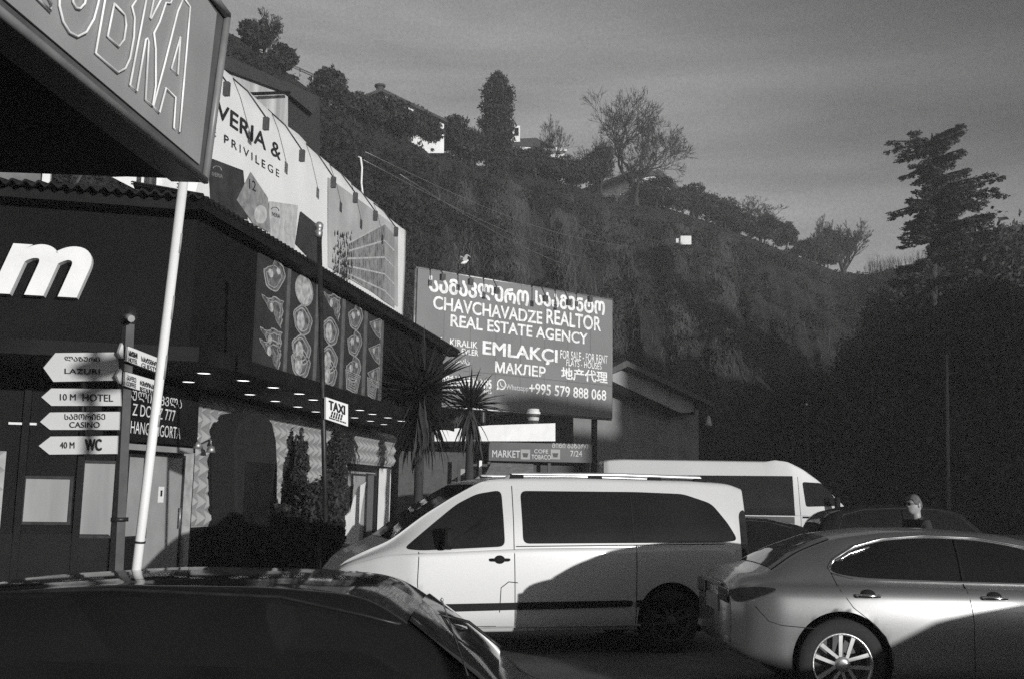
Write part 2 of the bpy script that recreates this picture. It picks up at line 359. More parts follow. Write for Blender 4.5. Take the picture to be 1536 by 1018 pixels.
ever = [(352, 52, 42), (400, 95, 40), (478, 108, 46), (520, 145, 60), (562, 142, 70), (598, 168, 50), (628, 165, 44), (668, 182, 60), (700, 200, 50), (770, 226, 50), (800, 228, 46), (835, 238, 50), (862, 244, 40), (900, 225, 50),
        (985, 268, 60), (1010, 283, 50), (1040, 279, 40), (1065, 296, 44), (1090, 302, 44), (1110, 322, 44), (1150, 330, 50), (1183, 337, 26), (1210, 362, 30), (1226, 362, 30), (1245, 372, 26)]
hill_lab = ['small round evergreen', 'spreading dark evergreen', 'shaggy dark evergreen', 'dense dark evergreen']
where = ['above the guardrail at the hilltop edge', 'below the guardrail', 'at the right end of the guardrail', 'left of the white hilltop house', 'in front of the white hilltop house gable', 'before the white house wall', 'cut against the lower eave of the white house', 'just right of the white hilltop house',
         'touching the left side of the cypress', 'in front of the dormer house', 'below the dormer house windows', 'at the foot of the slim bare tree', 'right of the slim bare tree', 'under the leaning bare tree', 'in front of the white gable house', 'at the right eave of the white gable house', 'a step right of the white gable house',
         'on the slope right of the gable house', 'left of the bare sapling', 'under the bare sapling', 'under the twisted bare tree', 'standing alone like a ball right of the twisted bare tree', 'on the descending ridge before the poplars', 'touching the narrow poplar', 'at the foot of the broad poplar']
for i, (px, top, wpx) in enumerate(ever):
    b, hh = tree_px(px, top, .95); b = b + Vector((0, 0, -.5)); hh += .5
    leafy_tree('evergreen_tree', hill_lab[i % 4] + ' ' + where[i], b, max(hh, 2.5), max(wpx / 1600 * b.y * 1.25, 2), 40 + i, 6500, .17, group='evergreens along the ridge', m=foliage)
# row of far thin leafless stems beyond the saddle, too many to count
tl_ = MB()
for i in range(130):
    px = random.uniform(1300, 1400); b = ridge_at(px, 1.0); top = W(px, 392 + random.gauss(0, 6) - (px - 1300) * .12, b.y); q = b + Vector((random.uniform(-.3, .3), 0, -.5)); tip = Vector((q.x + random.uniform(-.4, .4), b.y, top.z))
    tl_.tube([q, q.lerp(tip, .5) + Vector((random.uniform(-.1, .1), 0, 0)), tip], [.03, .02, .008], 3, caps=False)
    for k in range(5): a_ = q.lerp(tip, random.uniform(.3, .9)); tl_.tube([a_, a_ + Vector((random.uniform(-.5, .5), 0, random.uniform(.4, 1.0)))], [.012, .005], 3, caps=False)
tag(tl_.build('distant_treeline', bark), kind='stuff')
# the big cedar
cb = W(1392, 470, 70); cb.z = 0
cb = Vector((W(1392, 470, 78).x, 78, 0))
ct = thing('cedar_tree', 'large ragged cedar with flat layered branches on the right skyline', 'tree', cb)
tm = MB(); tp = W(1398, 200, 78); tm.tube([cb, Vector((cb.x, 78, 8)), (cb + tp) / 2 + Vector((.1, 0, 4)), tp], [.5, .42, .3, .05], seg=9); tm.build('trunk', bark, ct)
cs, rs = [], []; bm_ = MB()
for (x0, y0, x1, y1, thick) in [(1398, 205, 1442, 197, 13), (1396, 215, 1432, 212, 12), (1394, 214, 1334, 212, 9), (1394, 224, 1350, 232, 9), (1400, 240, 1438, 232, 13), (1390, 248, 1366, 254, 9), (1400, 268, 1450, 262, 14), (1400, 280, 1500, 270, 11), (1402, 290, 1470, 286, 14),
        (1400, 300, 1508, 291, 10), (1392, 300, 1372, 285, 10), (1392, 305, 1340, 318, 9), (1402, 315, 1470, 312, 18), (1398, 325, 1366, 335, 8), (1392, 338, 1362, 344, 7), (1400, 335, 1480, 338, 18), (1394, 358, 1352, 362, 2), (1402, 355, 1500, 356, 16), (1404, 375, 1520, 372, 14), (1394, 345, 1376, 352, 6), (1398, 262, 1384, 262, 12), (1400, 300, 1420, 298, 20), (1400, 330, 1430, 326, 22), (1400, 230, 1412, 226, 16), (1398, 250, 1425, 246, 20), (1398, 275, 1410, 275, 24), (1400, 345, 1450, 340, 22), (1396, 365, 1440, 362, 22), (1394, 385, 1460, 380, 22), (1392, 395, 1352, 400, 18), (1396, 415, 1340, 420, 22), (1396, 420, 1460, 415, 26), (1396, 320, 1376, 322, 14), (1400, 310, 1440, 304, 24), (1440, 330, 1486, 328, 16)]:
    for dy in (0, -2.2, 2.4):
        a = W(x0, y0 + 5, 78); e = W(x1, y1, 78 + dy); 
        if dy: e = a + (e - a) * .75; e.y = 78 + dy * 1.6
        mid = (a + e) / 2 + Vector((0, 0, .15)); bm_.tube([a, mid, e], [.13, .09, .03], seg=5)
        n = max(3, int((e - a).length / .45))
        for i in range(n):
            k = (i + 1) / n; q = a.lerp(e, k) + Vector((random.gauss(0, .1), random.gauss(0, .35), random.gauss(0, .05) - .05)); hth = thick / 1600 * 78 * .32 * (1 - .6 * k) + .07
            cs.append(q); rs.append((.38, .5, hth))
            if random.random() < .6: cs.append(q - Vector((0, 0, hth * 1.1))); rs.append((.16, .2, hth * .8))
v, f = leaf_cloud(cs, rs, 60000, .12, shell=.1, flat=True)
bm_.build('limb', bark, ct); np_mesh('crown', v, f, foliage, ct)
# dark broadleaf mass at the right edge: separate trees
for i, (px, top, wpx, Y) in enumerate([(1490, 350, 130, 82), (1550, 335, 130, 80), (1430, 405, 110, 86), (1345, 430, 90, 95), (1300, 465, 80, 100), (1500, 410, 130, 66), (1400, 450, 140, 70), (1320, 520, 120, 72), (1230, 570, 120, 70)]):
    b = Vector((W(px, 700, Y).x, Y, 0)); hh = W(px, top, Y).z
    gz = 0
    leafy_tree('broadleaf_tree', ['big dark tree right of the cedar under the skyline', 'dark tree cut by the right edge of the view', 'dark tree at the foot of the cedar', 'dark tree left of the cedar trunk', 'dark tree below the distant poplar row', 'near dark tree below the skyline on the far right', 'dark tree behind the thin lamp post', 'dark tree left of the thin lamp post', 'leftmost dark tree at the foot of the slope'][i], b, hh, wpx / 1600 * Y * 1.3, 140 + i, 24000, .24, group='dark trees at the right', m=foliage, low=True)
# ---------------------------------------------------------------- long dark restaurant building on the left
FA = R(10.4); FU = Vector((math.sin(FA), math.cos(FA), 0)); FN = Vector((math.cos(FA), -math.sin(FA), 0))
def fac(L): return Pl(-FN * L, FU)                   # plane parallel to the long facade, L metres left of the eye
F72, F90, F69, F79 = fac(7.2), fac(9.0), fac(6.9), fac(7.9)
FD = Vector((math.cos(R(13)), math.sin(R(13)), 0))
uC = F72.uz(292, 400)[0]; uE = F69.uz(688, 525)[0]
CU = F72.pt(uC, 0)                                   # upper corner
uG = F90.uz(186, 700)[0]; CG = F90.pt(uG, 0)
rest = thing('restaurant_building', 'long dark two storey restaurant with corrugated roof edge and relief tiled wall behind the signposts', 'building', (CG.x, CG.y, 0))
def foot(pl, u0, u1, back, left, z0, z1, name, m, front=FD):
    c = pl.pt(u0, z0); e = pl.pt(u1, z0); b = MB()
    pts = [c, e, e - FN * back, c - front * left - FN * 0 + Vector((0, 9, 0)) * 0, ]
    fl = c - front * left
    pts = [c, e, e - FN * back, fl + Vector((0, back, 0)), fl]
    b.prism(pts, (0, 0, z1 - z0)); return fix(b.build(name, m, rest))
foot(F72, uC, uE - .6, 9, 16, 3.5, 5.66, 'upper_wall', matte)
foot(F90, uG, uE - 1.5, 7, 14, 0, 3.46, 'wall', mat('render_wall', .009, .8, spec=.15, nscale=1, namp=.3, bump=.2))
cb_ = MB(); c = F69.pt(uC - .3, 3.44); fl = c - FD * 16; e = F69.pt(uE - .4, 3.44)
cb_.prism([c, e, e - FN * 2.0, F90.pt(uG, 3.44), F90.pt(uG, 3.44) - FD * 14, fl], (0, 0, .055)); fix(cb_.build('soffit', black, rest))
b = MB(); F69.rect(b, uC - .3, uE - .4, 3.40, 3.62, 0, .03); b.build('canopy_edge', black, rest)
FR = Pl(F69.pt(uC - .3, 0), FD)
b = MB(); FR.rect(b, -16, 0, 3.40, 3.6, 0, .03); b.build('canopy_edge', black, rest)
FRU = Pl(CU, FD); FRG = Pl(CG, FD)
# corrugated roof sheets, each a part
def corr(p, du, back, w, rise=.55, n=6):
    m_ = MB(); N_ = n * 8; vs_ = []; up = Vector((0, 0, 1))
    for j in (0, 1):
        for k in (0, 1):
            for i in range(N_ + 1):
                z = .032 * math.sin(2 * math.pi * i / 8) - .02 * k
                vs_.append(du * (w * i / N_) + back * j + up * (rise * j + z - .012 * k))
    W_ = N_ + 1; fs = []
    for i in range(N_):
        fs += [(i, i + 1, 2 * W_ + i + 1, 2 * W_ + i), (W_ + i + 1, W_ + i, 3 * W_ + i, 3 * W_ + i + 1), (i + 1, i, W_ + i, W_ + i + 1)]
    return m_.add(vs_, fs)
roofm = mat('roof_sheet_metal', .010, .7, spec=.2, nscale=2, namp=.4)
sheet = corr(None, FU, -FN * 1.1, 1.0, rise=.22).mesh('roof_sheet', roofm); sheet2 = corr(None, FD, Vector((-.2, 1.1, 0)), 1.0, rise=.22).mesh('roof_sheet', roofm)
def inst(name, me, parent, loc):
    o = bpy.data.objects.new(name, me); COL.objects.link(o); o.parent = parent; o.location = Vector(loc) - ORG[parent.name]; return o
k = 0
while uC - .5 + k < uE: inst('roof_sheet', sheet, rest, F69.pt(uC - .5 + k, 5.72)); k += 1
for k in range(1, 17): inst('roof_sheet', sheet2, rest, F69.pt(uC - .5, 5.72) - FD * k)
b = MB(); c = F72.pt(uC, 5.68); e = F72.pt(uE, 5.68); b.prism([c, e, e - FN * 8, c - FN * 8 - FD * 10, c - FD * 16], (0, 0, .1)); fix(b.build('roof', roofm, rest))
b = MB(); F69.rect(b, uC - .4, uE + .05, 5.54, 5.68, -.3, -.02); b.build('fascia_board', black, rest)
b = MB(); FR.rect(b, -16, -.1, 5.54, 5.68, -.3, -.02); b.build('fascia_board', black, rest)
# downlights
for i, (x, y) in enumerate([(306, 558), (283, 571), (365, 569), (375, 590), (410, 579.5), (413, 600), (449, 589), (447, 608.6), (470, 598), (474, 616), (540, 613.6), (532, 625), (559, 619.6), (556, 630), (582, 625), (576, 635), (602, 630)]):
    d = ray(x, y); t = (3.44 - EYE.z) / d.z; p = EYE + d * t; ring = MB().lathe([(.13, -.0), (.13, -.018), (.105, -.02)], p, 16); dl = ring.build('downlight', steel, rest)
    lens = MB().lathe([(.004, -.014), (.105, -.014)], p, 16).build('lens', mat('lit_lens', .8, .4, emit=2.2), dl)
# relief tiles
tw_, th_ = .33, .29
tb = MB(); tb.add([FU * 0, FU * tw_ * .98, FU * tw_ * .98 + Vector((0, 0, th_ * .98)), Vector((0, 0, th_ * .98)), FU * tw_ * .62 + Vector((0, 0, th_ * .5)) + FN * .11],
                 [(0, 1, 4), (1, 2, 4), (2, 3, 4), (3, 0, 4)]); tme = tb.mesh('tile', tilem)
ua, ub = F90.uz(283, 700)[0], F90.uz(588, 660)[0]; uq = F90.uz(520, 660)[0]
u = ua; cnt = 0
uP0, uP1 = F90.uz(318, 700)[0], F90.uz(412, 700)[0]
while u < ub:
    zlow = 1.05 if u < uq - .2 else 2.35
    z = 3.34 - th_
    while z > zlow - .1:
        if not (uP0 + .35 < u < uP1 - 1.6 and z < 2.6): inst('tile', tme, rest, F90.pt(u, z, .012)); cnt += 1
        z -= th_
    u += tw_
print('tiles', cnt)
b = MB(); F90.rect(b, ua, ub, 1.0, 3.36, 0, .01); b.build('tile_backing', tilem, rest)
# openings of the ground floor, long facade
curtain = mat('pale_curtain', .3, .8, nscale=3, namp=.25, streak=True); frost = mat('frosted_door', .34, .35, nscale=2, namp=.12)
def opening(pl, pxs, name, m, fr=.045, d0=.0, d1=.03, fm=dsteel, label=None):
    us = [pl.uz(*p) for p in pxs]; u0 = min(a[0] for a in us); u1 = max(a[0] for a in us); z0 = min(a[1] for a in us); z1 = max(a[1] for a in us)
    b = MB()
    pl.rect(b, u0 - fr, u1 + fr, z1, z1 + fr, d0, d1 + .03); pl.rect(b, u0 - fr, u1 + fr, z0 - fr, z0, d0, d1 + .03)
    pl.rect(b, u0 - fr, u0, z0, z1, d0, d1 + .03); pl.rect(b, u1, u1 + fr, z0, z1, d0, d1 + .03)
    f_ = b.build(name, fm, rest)
    b = MB(); pl.rect(b, u0, u1, z0, z1, d0, d1); b.build('pane', m, f_); return u0, u1, z0, z1, f_
opening(F90, [(190, 684), (212, 802)], 'window', frost)
u0, u1, z0, z1, dr = opening(F90, [(216, 682), (262, 850)], 'door', frost)
b = MB(); nt_ = F90.uz(239, 741); F90.rect(b, nt_[0] - .09, nt_[0] + .09, nt_[1] - .13, nt_[1] + .13, .03, .034); b.build('notice', white, dr)
b = MB(); F90.rect(b, nt_[0] - .03, nt_[0] + .03, nt_[1] - .03, nt_[1] + .07, .034, .038); b.build('notice_print', print_black, dr)
b = MB(); F90.tube if 0 else None; b.tube([F90.pt(u1 - .1, 1.0, .09), F90.pt(u1 - .1, 1.35, .09)], .018); b.build('handle', steel, dr)
b = MB(); F90.rect(b, u1 + .09, u1 + .23, .3, z1 + .1, .0, .12); b.build('door_jamb', mat('pale_jamb', .42, .6), rest)
b = MB(); F90.rect(b, u1 + .3, ua - .05, 0, 2.9, .0, .1); b.build('dark_pier', black, rest)
# front, ground floor: glazed bays and dark band
opening(FRG, [(40, 717), (102, 782)], 'window', curtain); opening(FRG, [(128, 694), (167, 802)], 'window', curtain)
b = MB(); FRG.rect(b, -3.2, -.15, 0.1, .95, 0, .05); b.build('plinth_panel', black, rest)
b = MB()
for x in (30, 118, 176): q = FRG.uz(x, 760)[0]; FRG.rect(b, q - .05, q + .05, .1, 3.2, 0, .08)
b.build('glazing_mullion', black, rest)
q0 = FRG.uz(8, 700)[0]
for zz in range(4):
    for uu in range(4):
        o = MB().add([FRG.pt(q0 - tw_ * (uu + 1), 1.9 - th_ * zz, .012), FRG.pt(q0 - tw_ * uu, 1.9 - th_ * zz, .012), FRG.pt(q0 - tw_ * uu, 1.9 + th_ * (1 - zz), .012), FRG.pt(q0 - tw_ * (uu + 1), 1.9 + th_ * (1 - zz), .012), FRG.pt(q0 - tw_ * (uu + .5), 1.9 + th_ * (.5 - zz), .09)], [(0, 1, 4), (1, 2, 4), (2, 3, 4), (3, 0, 4)]).build('tile', tilem, rest)
b = MB(); FRU2 = Pl(F69.pt(uC - .3, 0), FD)
q1 = FRG.uz(12, 655)[0]; q2 = FRG.uz(138, 655)[0]; FRG.rect(b, q1, q1 + .4, 2.60, 2.635, .0, .05); FRG.rect(b, q1 + .75, q1 + 1.2, 2.60, 2.635, .0, .05); FRG.rect(b, q1 + 1.35, q2, 2.60, 2.63, .0, .05); b.build('ledge', white, rest)
# far ground floor shopfront
for pxs_, m_ in (([(527, 712), (543, 812)], frost), ([(549, 712), (560, 820)], glass_dark), ([(563, 712), (574, 820)], glass_dark)): opening(F90, pxs_, 'shop_window', m_, fr=.05)
b = MB(); F90.slab(b, [(524, 705), (588, 710), (588, 700), (524, 694)], 0, .06); b.build('lintel', black, rest)
cu = F90.uz(578, 740, .3)[0]; b = MB(); F90.rect(b, cu, cu + .3, 0, 2.35, .1, .35); b.build('white_column', white, rest)
# arched white poster at the shopfront
po = thing('arched_poster', 'white arch topped poster board leaning at the far shopfront by the potted conifers', 'poster', F90.pt(uq, 0, .5))
b = MB(); P88 = fac(8.55)
P88.slab(b, [(520, 818), (538, 812), (541, 770), (546, 740), (549, 722), (540, 728), (533, 745), (528, 765), (520, 772)], 0, .04); b.build('poster_sheet', white, po)
b = MB(); a_ = P88.uz(520, 800); P88.rect(b, a_[0] - .05, a_[0] + .9, .0, .5, -.1, .0); b.build('foot', black, po)

# hooded entrance porch
pc = F90.pt((uP0 + uP1) / 2, 0, .5)
pr = thing('entrance_porch', 'dark rounded fabric entrance hood standing against the relief tiled wall', 'porch', pc)
fab = mat('black_fabric', .006, .95, nscale=5, namp=.4, bump=.3, bscale=12)
P85 = fac(8.95); out = [(317, 862), (314, 680), (314, 655), (321, 634), (334, 621), (350, 618), (362, 622), (372, 634), (378, 660), (380, 700), (378, 862)]
b = MB(); P85.slab(b, out, .01, .03); fix(b.build('back_cloth', fab, pr))
b = MB(); pts_ = [P85.hit(x, y, .03) for x, y in out]; b.prism(pts_, FN * .52); fix(b.build('hood', fab, pr, bevel=.04))
b = MB(); c_ = P85.uz(326, 700)[0]; d_ = P85.uz(370, 700)[0]; P85.rect(b, c_, d_, .05, 2.2, .55, .565); b.build('door_curtain', black, pr)
for i, x in enumerate((318, 376)):
    a_ = P85.hit(x, 800) + FN * .57; b = MB(); b.tube([Vector((a_.x, a_.y, 0)), Vector((a_.x, a_.y, 1.2))], .02); b.build('post', dsteel, pr)

# wall lamps beside the exchange sign
for i, (x, y) in enumerate([(296, 672), (316, 678)]):
    p = F90.hit(x, y, .35); b = MB(); b.tube([F90.hit(x, y - 20, .02), F90.hit(x, y - 18, .35), p + Vector((0, 0, .12))], .018, 6)
    l = thing('wall_lamp', ['small bracket lamp right of the exchange sign above the grey door', 'small bracket lamp at the left shoulder of the dark entrance hood'][i], 'lamp', F90.hit(x, y - 20, .02)); b.build('bracket', steel, l)
    MB().lathe([(.02, .12), (.06, .1), (.09, 0), (.02, .0)], p, 12).build('shade', steel, l)

# exchange sign
S88 = fac(8.75)
ex = thing('exchange_sign', 'black exchange sign with thin white letters above the grey doors', 'sign', S88.hit(245, 620))
b = MB(); S88.slab(b, [(186, 660), (296, 668), (299, 586), (186, 566)], 0, .1); fix(b.build('board', black, ex))
b = MB(); S88.slab(b, [(188, 664), (290, 672), (290, 680), (188, 673)], 0, .12); b.build('trim', print_grey, ex)
b = MB(); lw = mat('white_letters', .75, .5)
for (s_, a_, b_, c_) in [('ᲐᲣᲚᲘᲡ ᲪᲕᲚᲐ', (190, 598), (272, 612), (190, 583)), ('Z DOVIZ 777', (198, 622), (262, 629), (198, 604)), ('HANGE SIGORTA', (195, 649), (270, 656), (195, 630))]:
    S88p = S88; u0, z0 = S88.uz(*a_, .1); u1 = S88.uz(*b_, .1)[0]; z1 = S88.uz(*c_, .1)[1]; text_at(b, S88, s_, u0, u1, z0, z1, .106, bold=0)
b.build('lettering', lw, ex)

# the big channel letters on the front (only the end of the word shows)
for s_, a_, b_, c_, lab in [('m', (-10, 443), (125, 449), (-10, 366), 'big white slanted letter m on the dark front wall'), ('u', (-115, 440), (-22, 444), (-115, 366), 'big white slanted letter u cut off at the left edge of the view')]:
    b = MB(); u0, z0 = FRU.uz(*a_); u1 = FRU.uz(*b_)[0]; z1 = FRU.uz(*c_)[1]
    v_, f_ = text_geo(s_, off=.035, shear=.3, extrude=.5, res=8)
    xs = [q[0] for q in v_]; ys = [q[1] for q in v_]
    b.add([FRU.pt(u0 + (q[0] - min(xs)) / (max(xs) - min(xs)) * (u1 - u0 + .1), z0 + (q[1] - min(ys)) / (max(ys) - min(ys)) * (z1 - z0), .10 + q[2] * .16) for q in v_], f_)
    o = b.rooted('sign_letter', white, FRU.pt(u0, z0)); tag(o, lab, 'sign letter', group='white letters of the restaurant name')

# confectionery display: lit printed columns on the upper facade
disp = mat('display_print_dark', .04, .3, nscale=2, namp=.25)
choc = mat('chocolate_print', .13, .35, nscale=9, namp=.8); chocl = mat('pale_chocolate_print', .42, .35, nscale=9, namp=.5); edge = mat('print_outline', .36, .4); strip = mat('display_divider', .12, .4)
def shape_pts(kind, n=28):
    out = []
    for i in range(n):
        a = 2 * math.pi * i / n; c, s = math.cos(a), math.sin(a)
        if kind == 'heart': r = 1; x = c * (.82 + .12 * math.sin(3 * a + .6)); y = s * .9 + .25 * abs(c) * c - .1 + (.2 if s > .5 and c > 0 else (-.25 if s > .55 and c < .1 else 0))
        elif kind == 'wedge': ps = [(-.95, .6), (.9, 1), (.85, -1)]; t = 3 * i / n; k = int(t); f = t - k; p, q = ps[k % 3], ps[(k + 1) % 3]; x, y = p[0] + (q[0] - p[0]) * f, p[1] + (q[1] - p[1]) * f; x += .08 * math.sin(9 * a); y += .1 * math.cos(5 * a); x *= .92; y *= .92
        elif kind == 'oval': x, y = c * .78, s * 1
        elif kind == 'nut': x, y = c * (.8 + .06 * math.sin(5 * a)), s * (.95 + .05 * math.cos(4 * a))
        elif kind == 'fan': ps = [(-1, .1), (1, .95), (1, -.8)]; t = 3 * i / n; k = int(t); f = t - k; p, q = ps[k % 3], ps[(k + 1) % 3]; x, y = p[0] + (q[0] - p[0]) * f, p[1] + (q[1] - p[1]) * f; y += -.2 * math.sin(math.pi * f) if k == 2 else 0
        else: ps = [(-.9, .7), (.9, .6), (.5, -.9), (-.7, -.7)]; t = 4 * i / n; k = int(t); f = t - k; p, q = ps[k % 4], ps[(k + 1) % 4]; x, y = p[0] + (q[0] - p[0]) * f, p[1] + (q[1] - p[1]) * f
        out.append((x, y))
    return out
def printed(par, cu, cz, hw, hh, kind):
    sp = shape_pts(kind)
    def ring(k, off, dx=0, dy=0, sp=sp): return [F72.pt(cu + (x * k + dx) * hw, cz + (y * k + dy) * hh, off) for x, y in sp]
    def rim(k0, k1, off, m_, nm, **kw):
        b = MB(); a = ring(k0, off, **kw); c = ring(k1, off, **kw); n = len(a); b.add(a + c, [(i, (i + 1) % n, (i + 1) % n + n, i + n) for i in range(n)]); return b.build(nm, m_, par)
    b = MB(); q = ring(.9, .046); b.add(q, [tuple(range(len(q)))]); b.build('chocolate', choc if kind != 'oval' else chocl, par)
    rim(1.0, .91, .048, edge, 'outline')
    if kind == 'nut':
        e = shape_pts('oval'); b = MB(); q = [F72.pt(cu + (x * .42 - .2) * hw, cz + (y * .62 - .12) * hh, .052) for x, y in e]; b.add(q, [tuple(range(len(q)))]); b.build('nut_half', chocl, par)
        rim(.78, .70, .05, edge, 'outline', dx=-.08)
    if kind == 'heart':
        for dx, dy, k_ in ((-.28, 0, .26), (.3, .35, .2)):
            e = shape_pts('oval'); b = MB(); q = [F72.pt(cu + (x * k_ + dx) * hw, cz + (y * k_ + dy) * hh, .052) for x, y in e]; b.add(q, [tuple(range(len(q)))]); b.build('highlight', chocl, par)
        rim(.7, .64, .05, edge, 'outline', dx=-.05, dy=-.1)
    if kind in ('wedge', 'fan'):
        rim(.62, .54, .05, edge, 'outline', dx=.12, dy=.08); 
        e = shape_pts('oval', 14); b = MB(); q = [F72.pt(cu + (x * .2 - .1) * hw, cz + (y * .28 + .1) * hh, .052) for x, y in e]; b.add(q, [tuple(range(len(q)))]); b.build('highlight', chocl, par)
    if kind == 'bar':
        for k_ in (.78, .56, .34): rim(k_, k_ - .07, .05, edge, 'outline')
colsdef = [((380, 424), [('heart', 404, 411), ('wedge', 401, 463), ('wedge', 399, 511), ('wedge', 396, 556)], 'first column of printed chocolates from the left, wedges under a heart'),
           ((429, 469), [('oval', 449, 434), ('nut', 448, 479), ('nut', 447, 524), ('nut', 446, 566)], 'second printed column, an oval above three halved nuts'),
           ((475, 509), [('wedge', 493, 457), ('nut', 495, 498), ('nut', 494, 540), ('nut', 493, 577)], 'third printed column just right of the taxi pole'),
           ((514, 543), [('heart', 530, 475), ('heart', 528, 514), ('heart', 527, 553), ('bar', 526, 583)], 'fourth printed column, three hearts above a striped bar'),
           ((548, 568), [('fan', 560, 490), ('fan', 560, 529), ('fan', 560, 565), ('bar', 560, 594)], 'last narrow printed column with fan shaped slices at the right')]
for (x0, x1), items, lab in colsdef:
    u0 = F72.uz(x0, 500)[0]; u1 = F72.uz(x1, 500)[0]; zt = 5.5; zb_ = 3.64
    d = thing('display_panel', lab, 'display panel', F72.pt(u0, zb_), group='printed chocolate panels on the upper facade')
    b = MB(); F72.rect(b, u0, u1, zb_, zt, 0, .04); b.build('panel', disp, d)
    b = MB(); ds = (F72.uz(x1 + 4, 500)[0] - u1); F72.rect(b, u1 + ds * .1, u1 + ds * .35, zb_, zt, 0, .06); F72.rect(b, u1 + ds * .65, u1 + ds * .9, zb_, zt, 0, .06); b.build('divider', strip, d)
    for kind, x, y in items:
        cu_, cz_ = F72.uz(x, y); w_ = (u1 - u0) / 2 * .90; printed(d, (u0 + u1) / 2 if kind != 'fan' else (u0 + u1) / 2 + .05, max(cz_, zb_ + .29), w_, .28, kind)

# ---------------------------------------------------------------- white banner above the roof
bz0, bz1 = 5.8, 8.55
ban = thing('roof_banner', 'long white hotel banner with cards and a glass tower standing above the corrugated roof edge', 'banner', F79.pt(F79.uz(450, 300)[0], 5.8))
uB0, uB1 = F79.uz(232, 250)[0], F79.uz(605, 400)[0]
nb = 60; b = MB(); vs_ = []
for i in range(nb + 1):
    k = i / nb; u_ = uB0 + (uB1 - uB0) * k
    top = 8.60 - .045 * math.sin(math.pi * ((k * 5) % 1)) * (1 if k < .98 else 0)
    for j in range(9):
        z_ = bz0 + (top - bz0) * j / 8; vs_.append(F79.pt(u_, z_, .05 + .006 * math.sin(k * 47 + j) + .004 * math.sin(k * 19 - j * .8)))
fs = [(i * 9 + j, (i + 1) * 9 + j, (i + 1) * 9 + j + 1, i * 9 + j + 1) for i in range(nb) for j in range(8)]
b.add(vs_, fs, True); o = b.build('sheet', vinyl, ban); so = o.modifiers.new('s', 'SOLIDIFY'); so.thickness = .012; so.offset = -1
b = MB()
for i in range(8):
    u_ = uB0 + (uB1 - uB0) * i / 7; b.tube([F79.pt(u_, 5.7, -.06), F79.pt(u_, 8.6, -.06)], .035, 6); b.tube([F79.pt(u_, 8.2, -.06), F79.pt(u_, 5.8, -1.4)], .025, 5)
b.tube([F79.pt(uB0, 8.5, -.06), F79.pt(uB1, 8.5, -.06)], .03, 6); b.build('frame', steel, ban)
B = MB()
text_px(B, F79, 'IVERIA &', (319, 171), (421, 242), (320, 145), .066, bold=.012)
B.build('lettering', print_black, ban)
B = MB(); text_px(B, F79, 'E PRIVILEGE', (318, 202), (419, 267), (318, 189), .066, bold=.0, space=1.4); B.build('small_lettering', print_black, ban)
def bpoly(pts, m_, nm, off=.066, par=ban):
    b = MB(); b.add([F79.hit(x, y, off) for x, y in pts], [tuple(reversed(range(len(pts))))]); return b.build(nm, m_, par)
bpoly([(312, 236), (365, 256), (372, 330), (316, 310)], print_dark, 'dark_card', .067)
card_g = mat('grey_card_print', .26, .5, nscale=7, namp=.35); card_l = mat('light_card_print', .48, .5, nscale=7, namp=.2)
bpoly([(376, 258), (402, 297), (406, 350), (380, 336), (355, 300)], card_g, 'grey_card', .070)
bpoly([(404, 302), (447, 308), (441, 384), (401, 364)], card_l, 'pale_card', .068)
bpoly([(451, 317), (484, 344), (480, 404), (443, 366)], print_dark, 'dark_card', .071)
b = MB(); text_px(b, F79, 'IVERIA', (318, 264), (334, 268), (318, 258), .075); b.build('card_lettering', print_grey, ban)
b = MB(); text_px(b, F79, 'IVERIA', (408, 324), (420, 328), (408, 318), .075); text_px(b, F79, '12', (374, 283), (384, 288), (374, 268), .077); b.build('card_lettering', print_black, ban)
def arc(cx, cy, r0, r1, n=10, sy=.8):
    a = [(cx + math.cos(math.pi * (1 - i / n)) * r0, cy - math.sin(math.pi * i / n) * r0 * sy + (i / n) * r0 * .5) for i in range(n + 1)]
    c = [(cx + math.cos(math.pi * (1 - i / n)) * r1, cy - math.sin(math.pi * i / n) * r1 * sy + (i / n) * r1 * .5) for i in range(n + 1)]; return a + c[::-1]
bpoly(arc(326, 253, 7, 5.5), print_grey, 'emblem', .075); bpoly(arc(413, 314, 6, 4.8), print_black, 'emblem', .075)
for cx, cy, rr in ((391, 322, 14), (436, 340, 13)):
    for k_ in (1, .7, .4): bpoly([(cx + math.cos(a) * rr * k_ * .7, cy + math.sin(a) * rr * k_) for a in [i * math.pi / 8 for i in range(16)]], [card_g, card_l, print_grey][int(k_ * 10) % 3], 'globe_print', .072 + .002 * (1.3 - k_))
bpoly([(492, 266), (597, 342), (597, 460), (492, 400)], mat('photo_sky_print', .42, .5, nscale=.8, namp=.3), 'photo_print', .065)
tower_m = mat('tower_print', .2, .5, nscale=5, namp=.6)
bpoly([(521, 366), (577, 336), (577, 452), (521, 412)], tower_m, 'tower_print', .069); bpoly([(577, 336), (592, 352), (592, 462), (577, 452)], print_grey, 'tower_side_print', .069)
B = MB()
def bline(x0, y0, x1, y1, w=.014, off=.073):
    a_, c_ = F79.hit(x0, y0, off), F79.hit(x1, y1, off); d_ = (c_ - a_).normalized().cross(F79.n) * w; B.add([a_ - d_, c_ - d_, c_ + d_, a_ + d_], [(0, 1, 2, 3)])
for i in range(18): x = 523 + i * 3; bline(x, 366 - (x - 521) * .53, x, 413 + (x - 521) * .70, .008)
for i in range(5): y = 366 + i * 20; bline(521, 366 + i * 11, 577, 336 + i * 25, .02)
for i in range(5): x = 579 + i * 3; bline(x, 338 + i * 3, x, 453 + i * 2, .008)
for i in range(5): bline(577, 336 + i * 25, 592, 352 + i * 25, .02)
B.build('tower_window_print', card_l, ban)
B = MB()
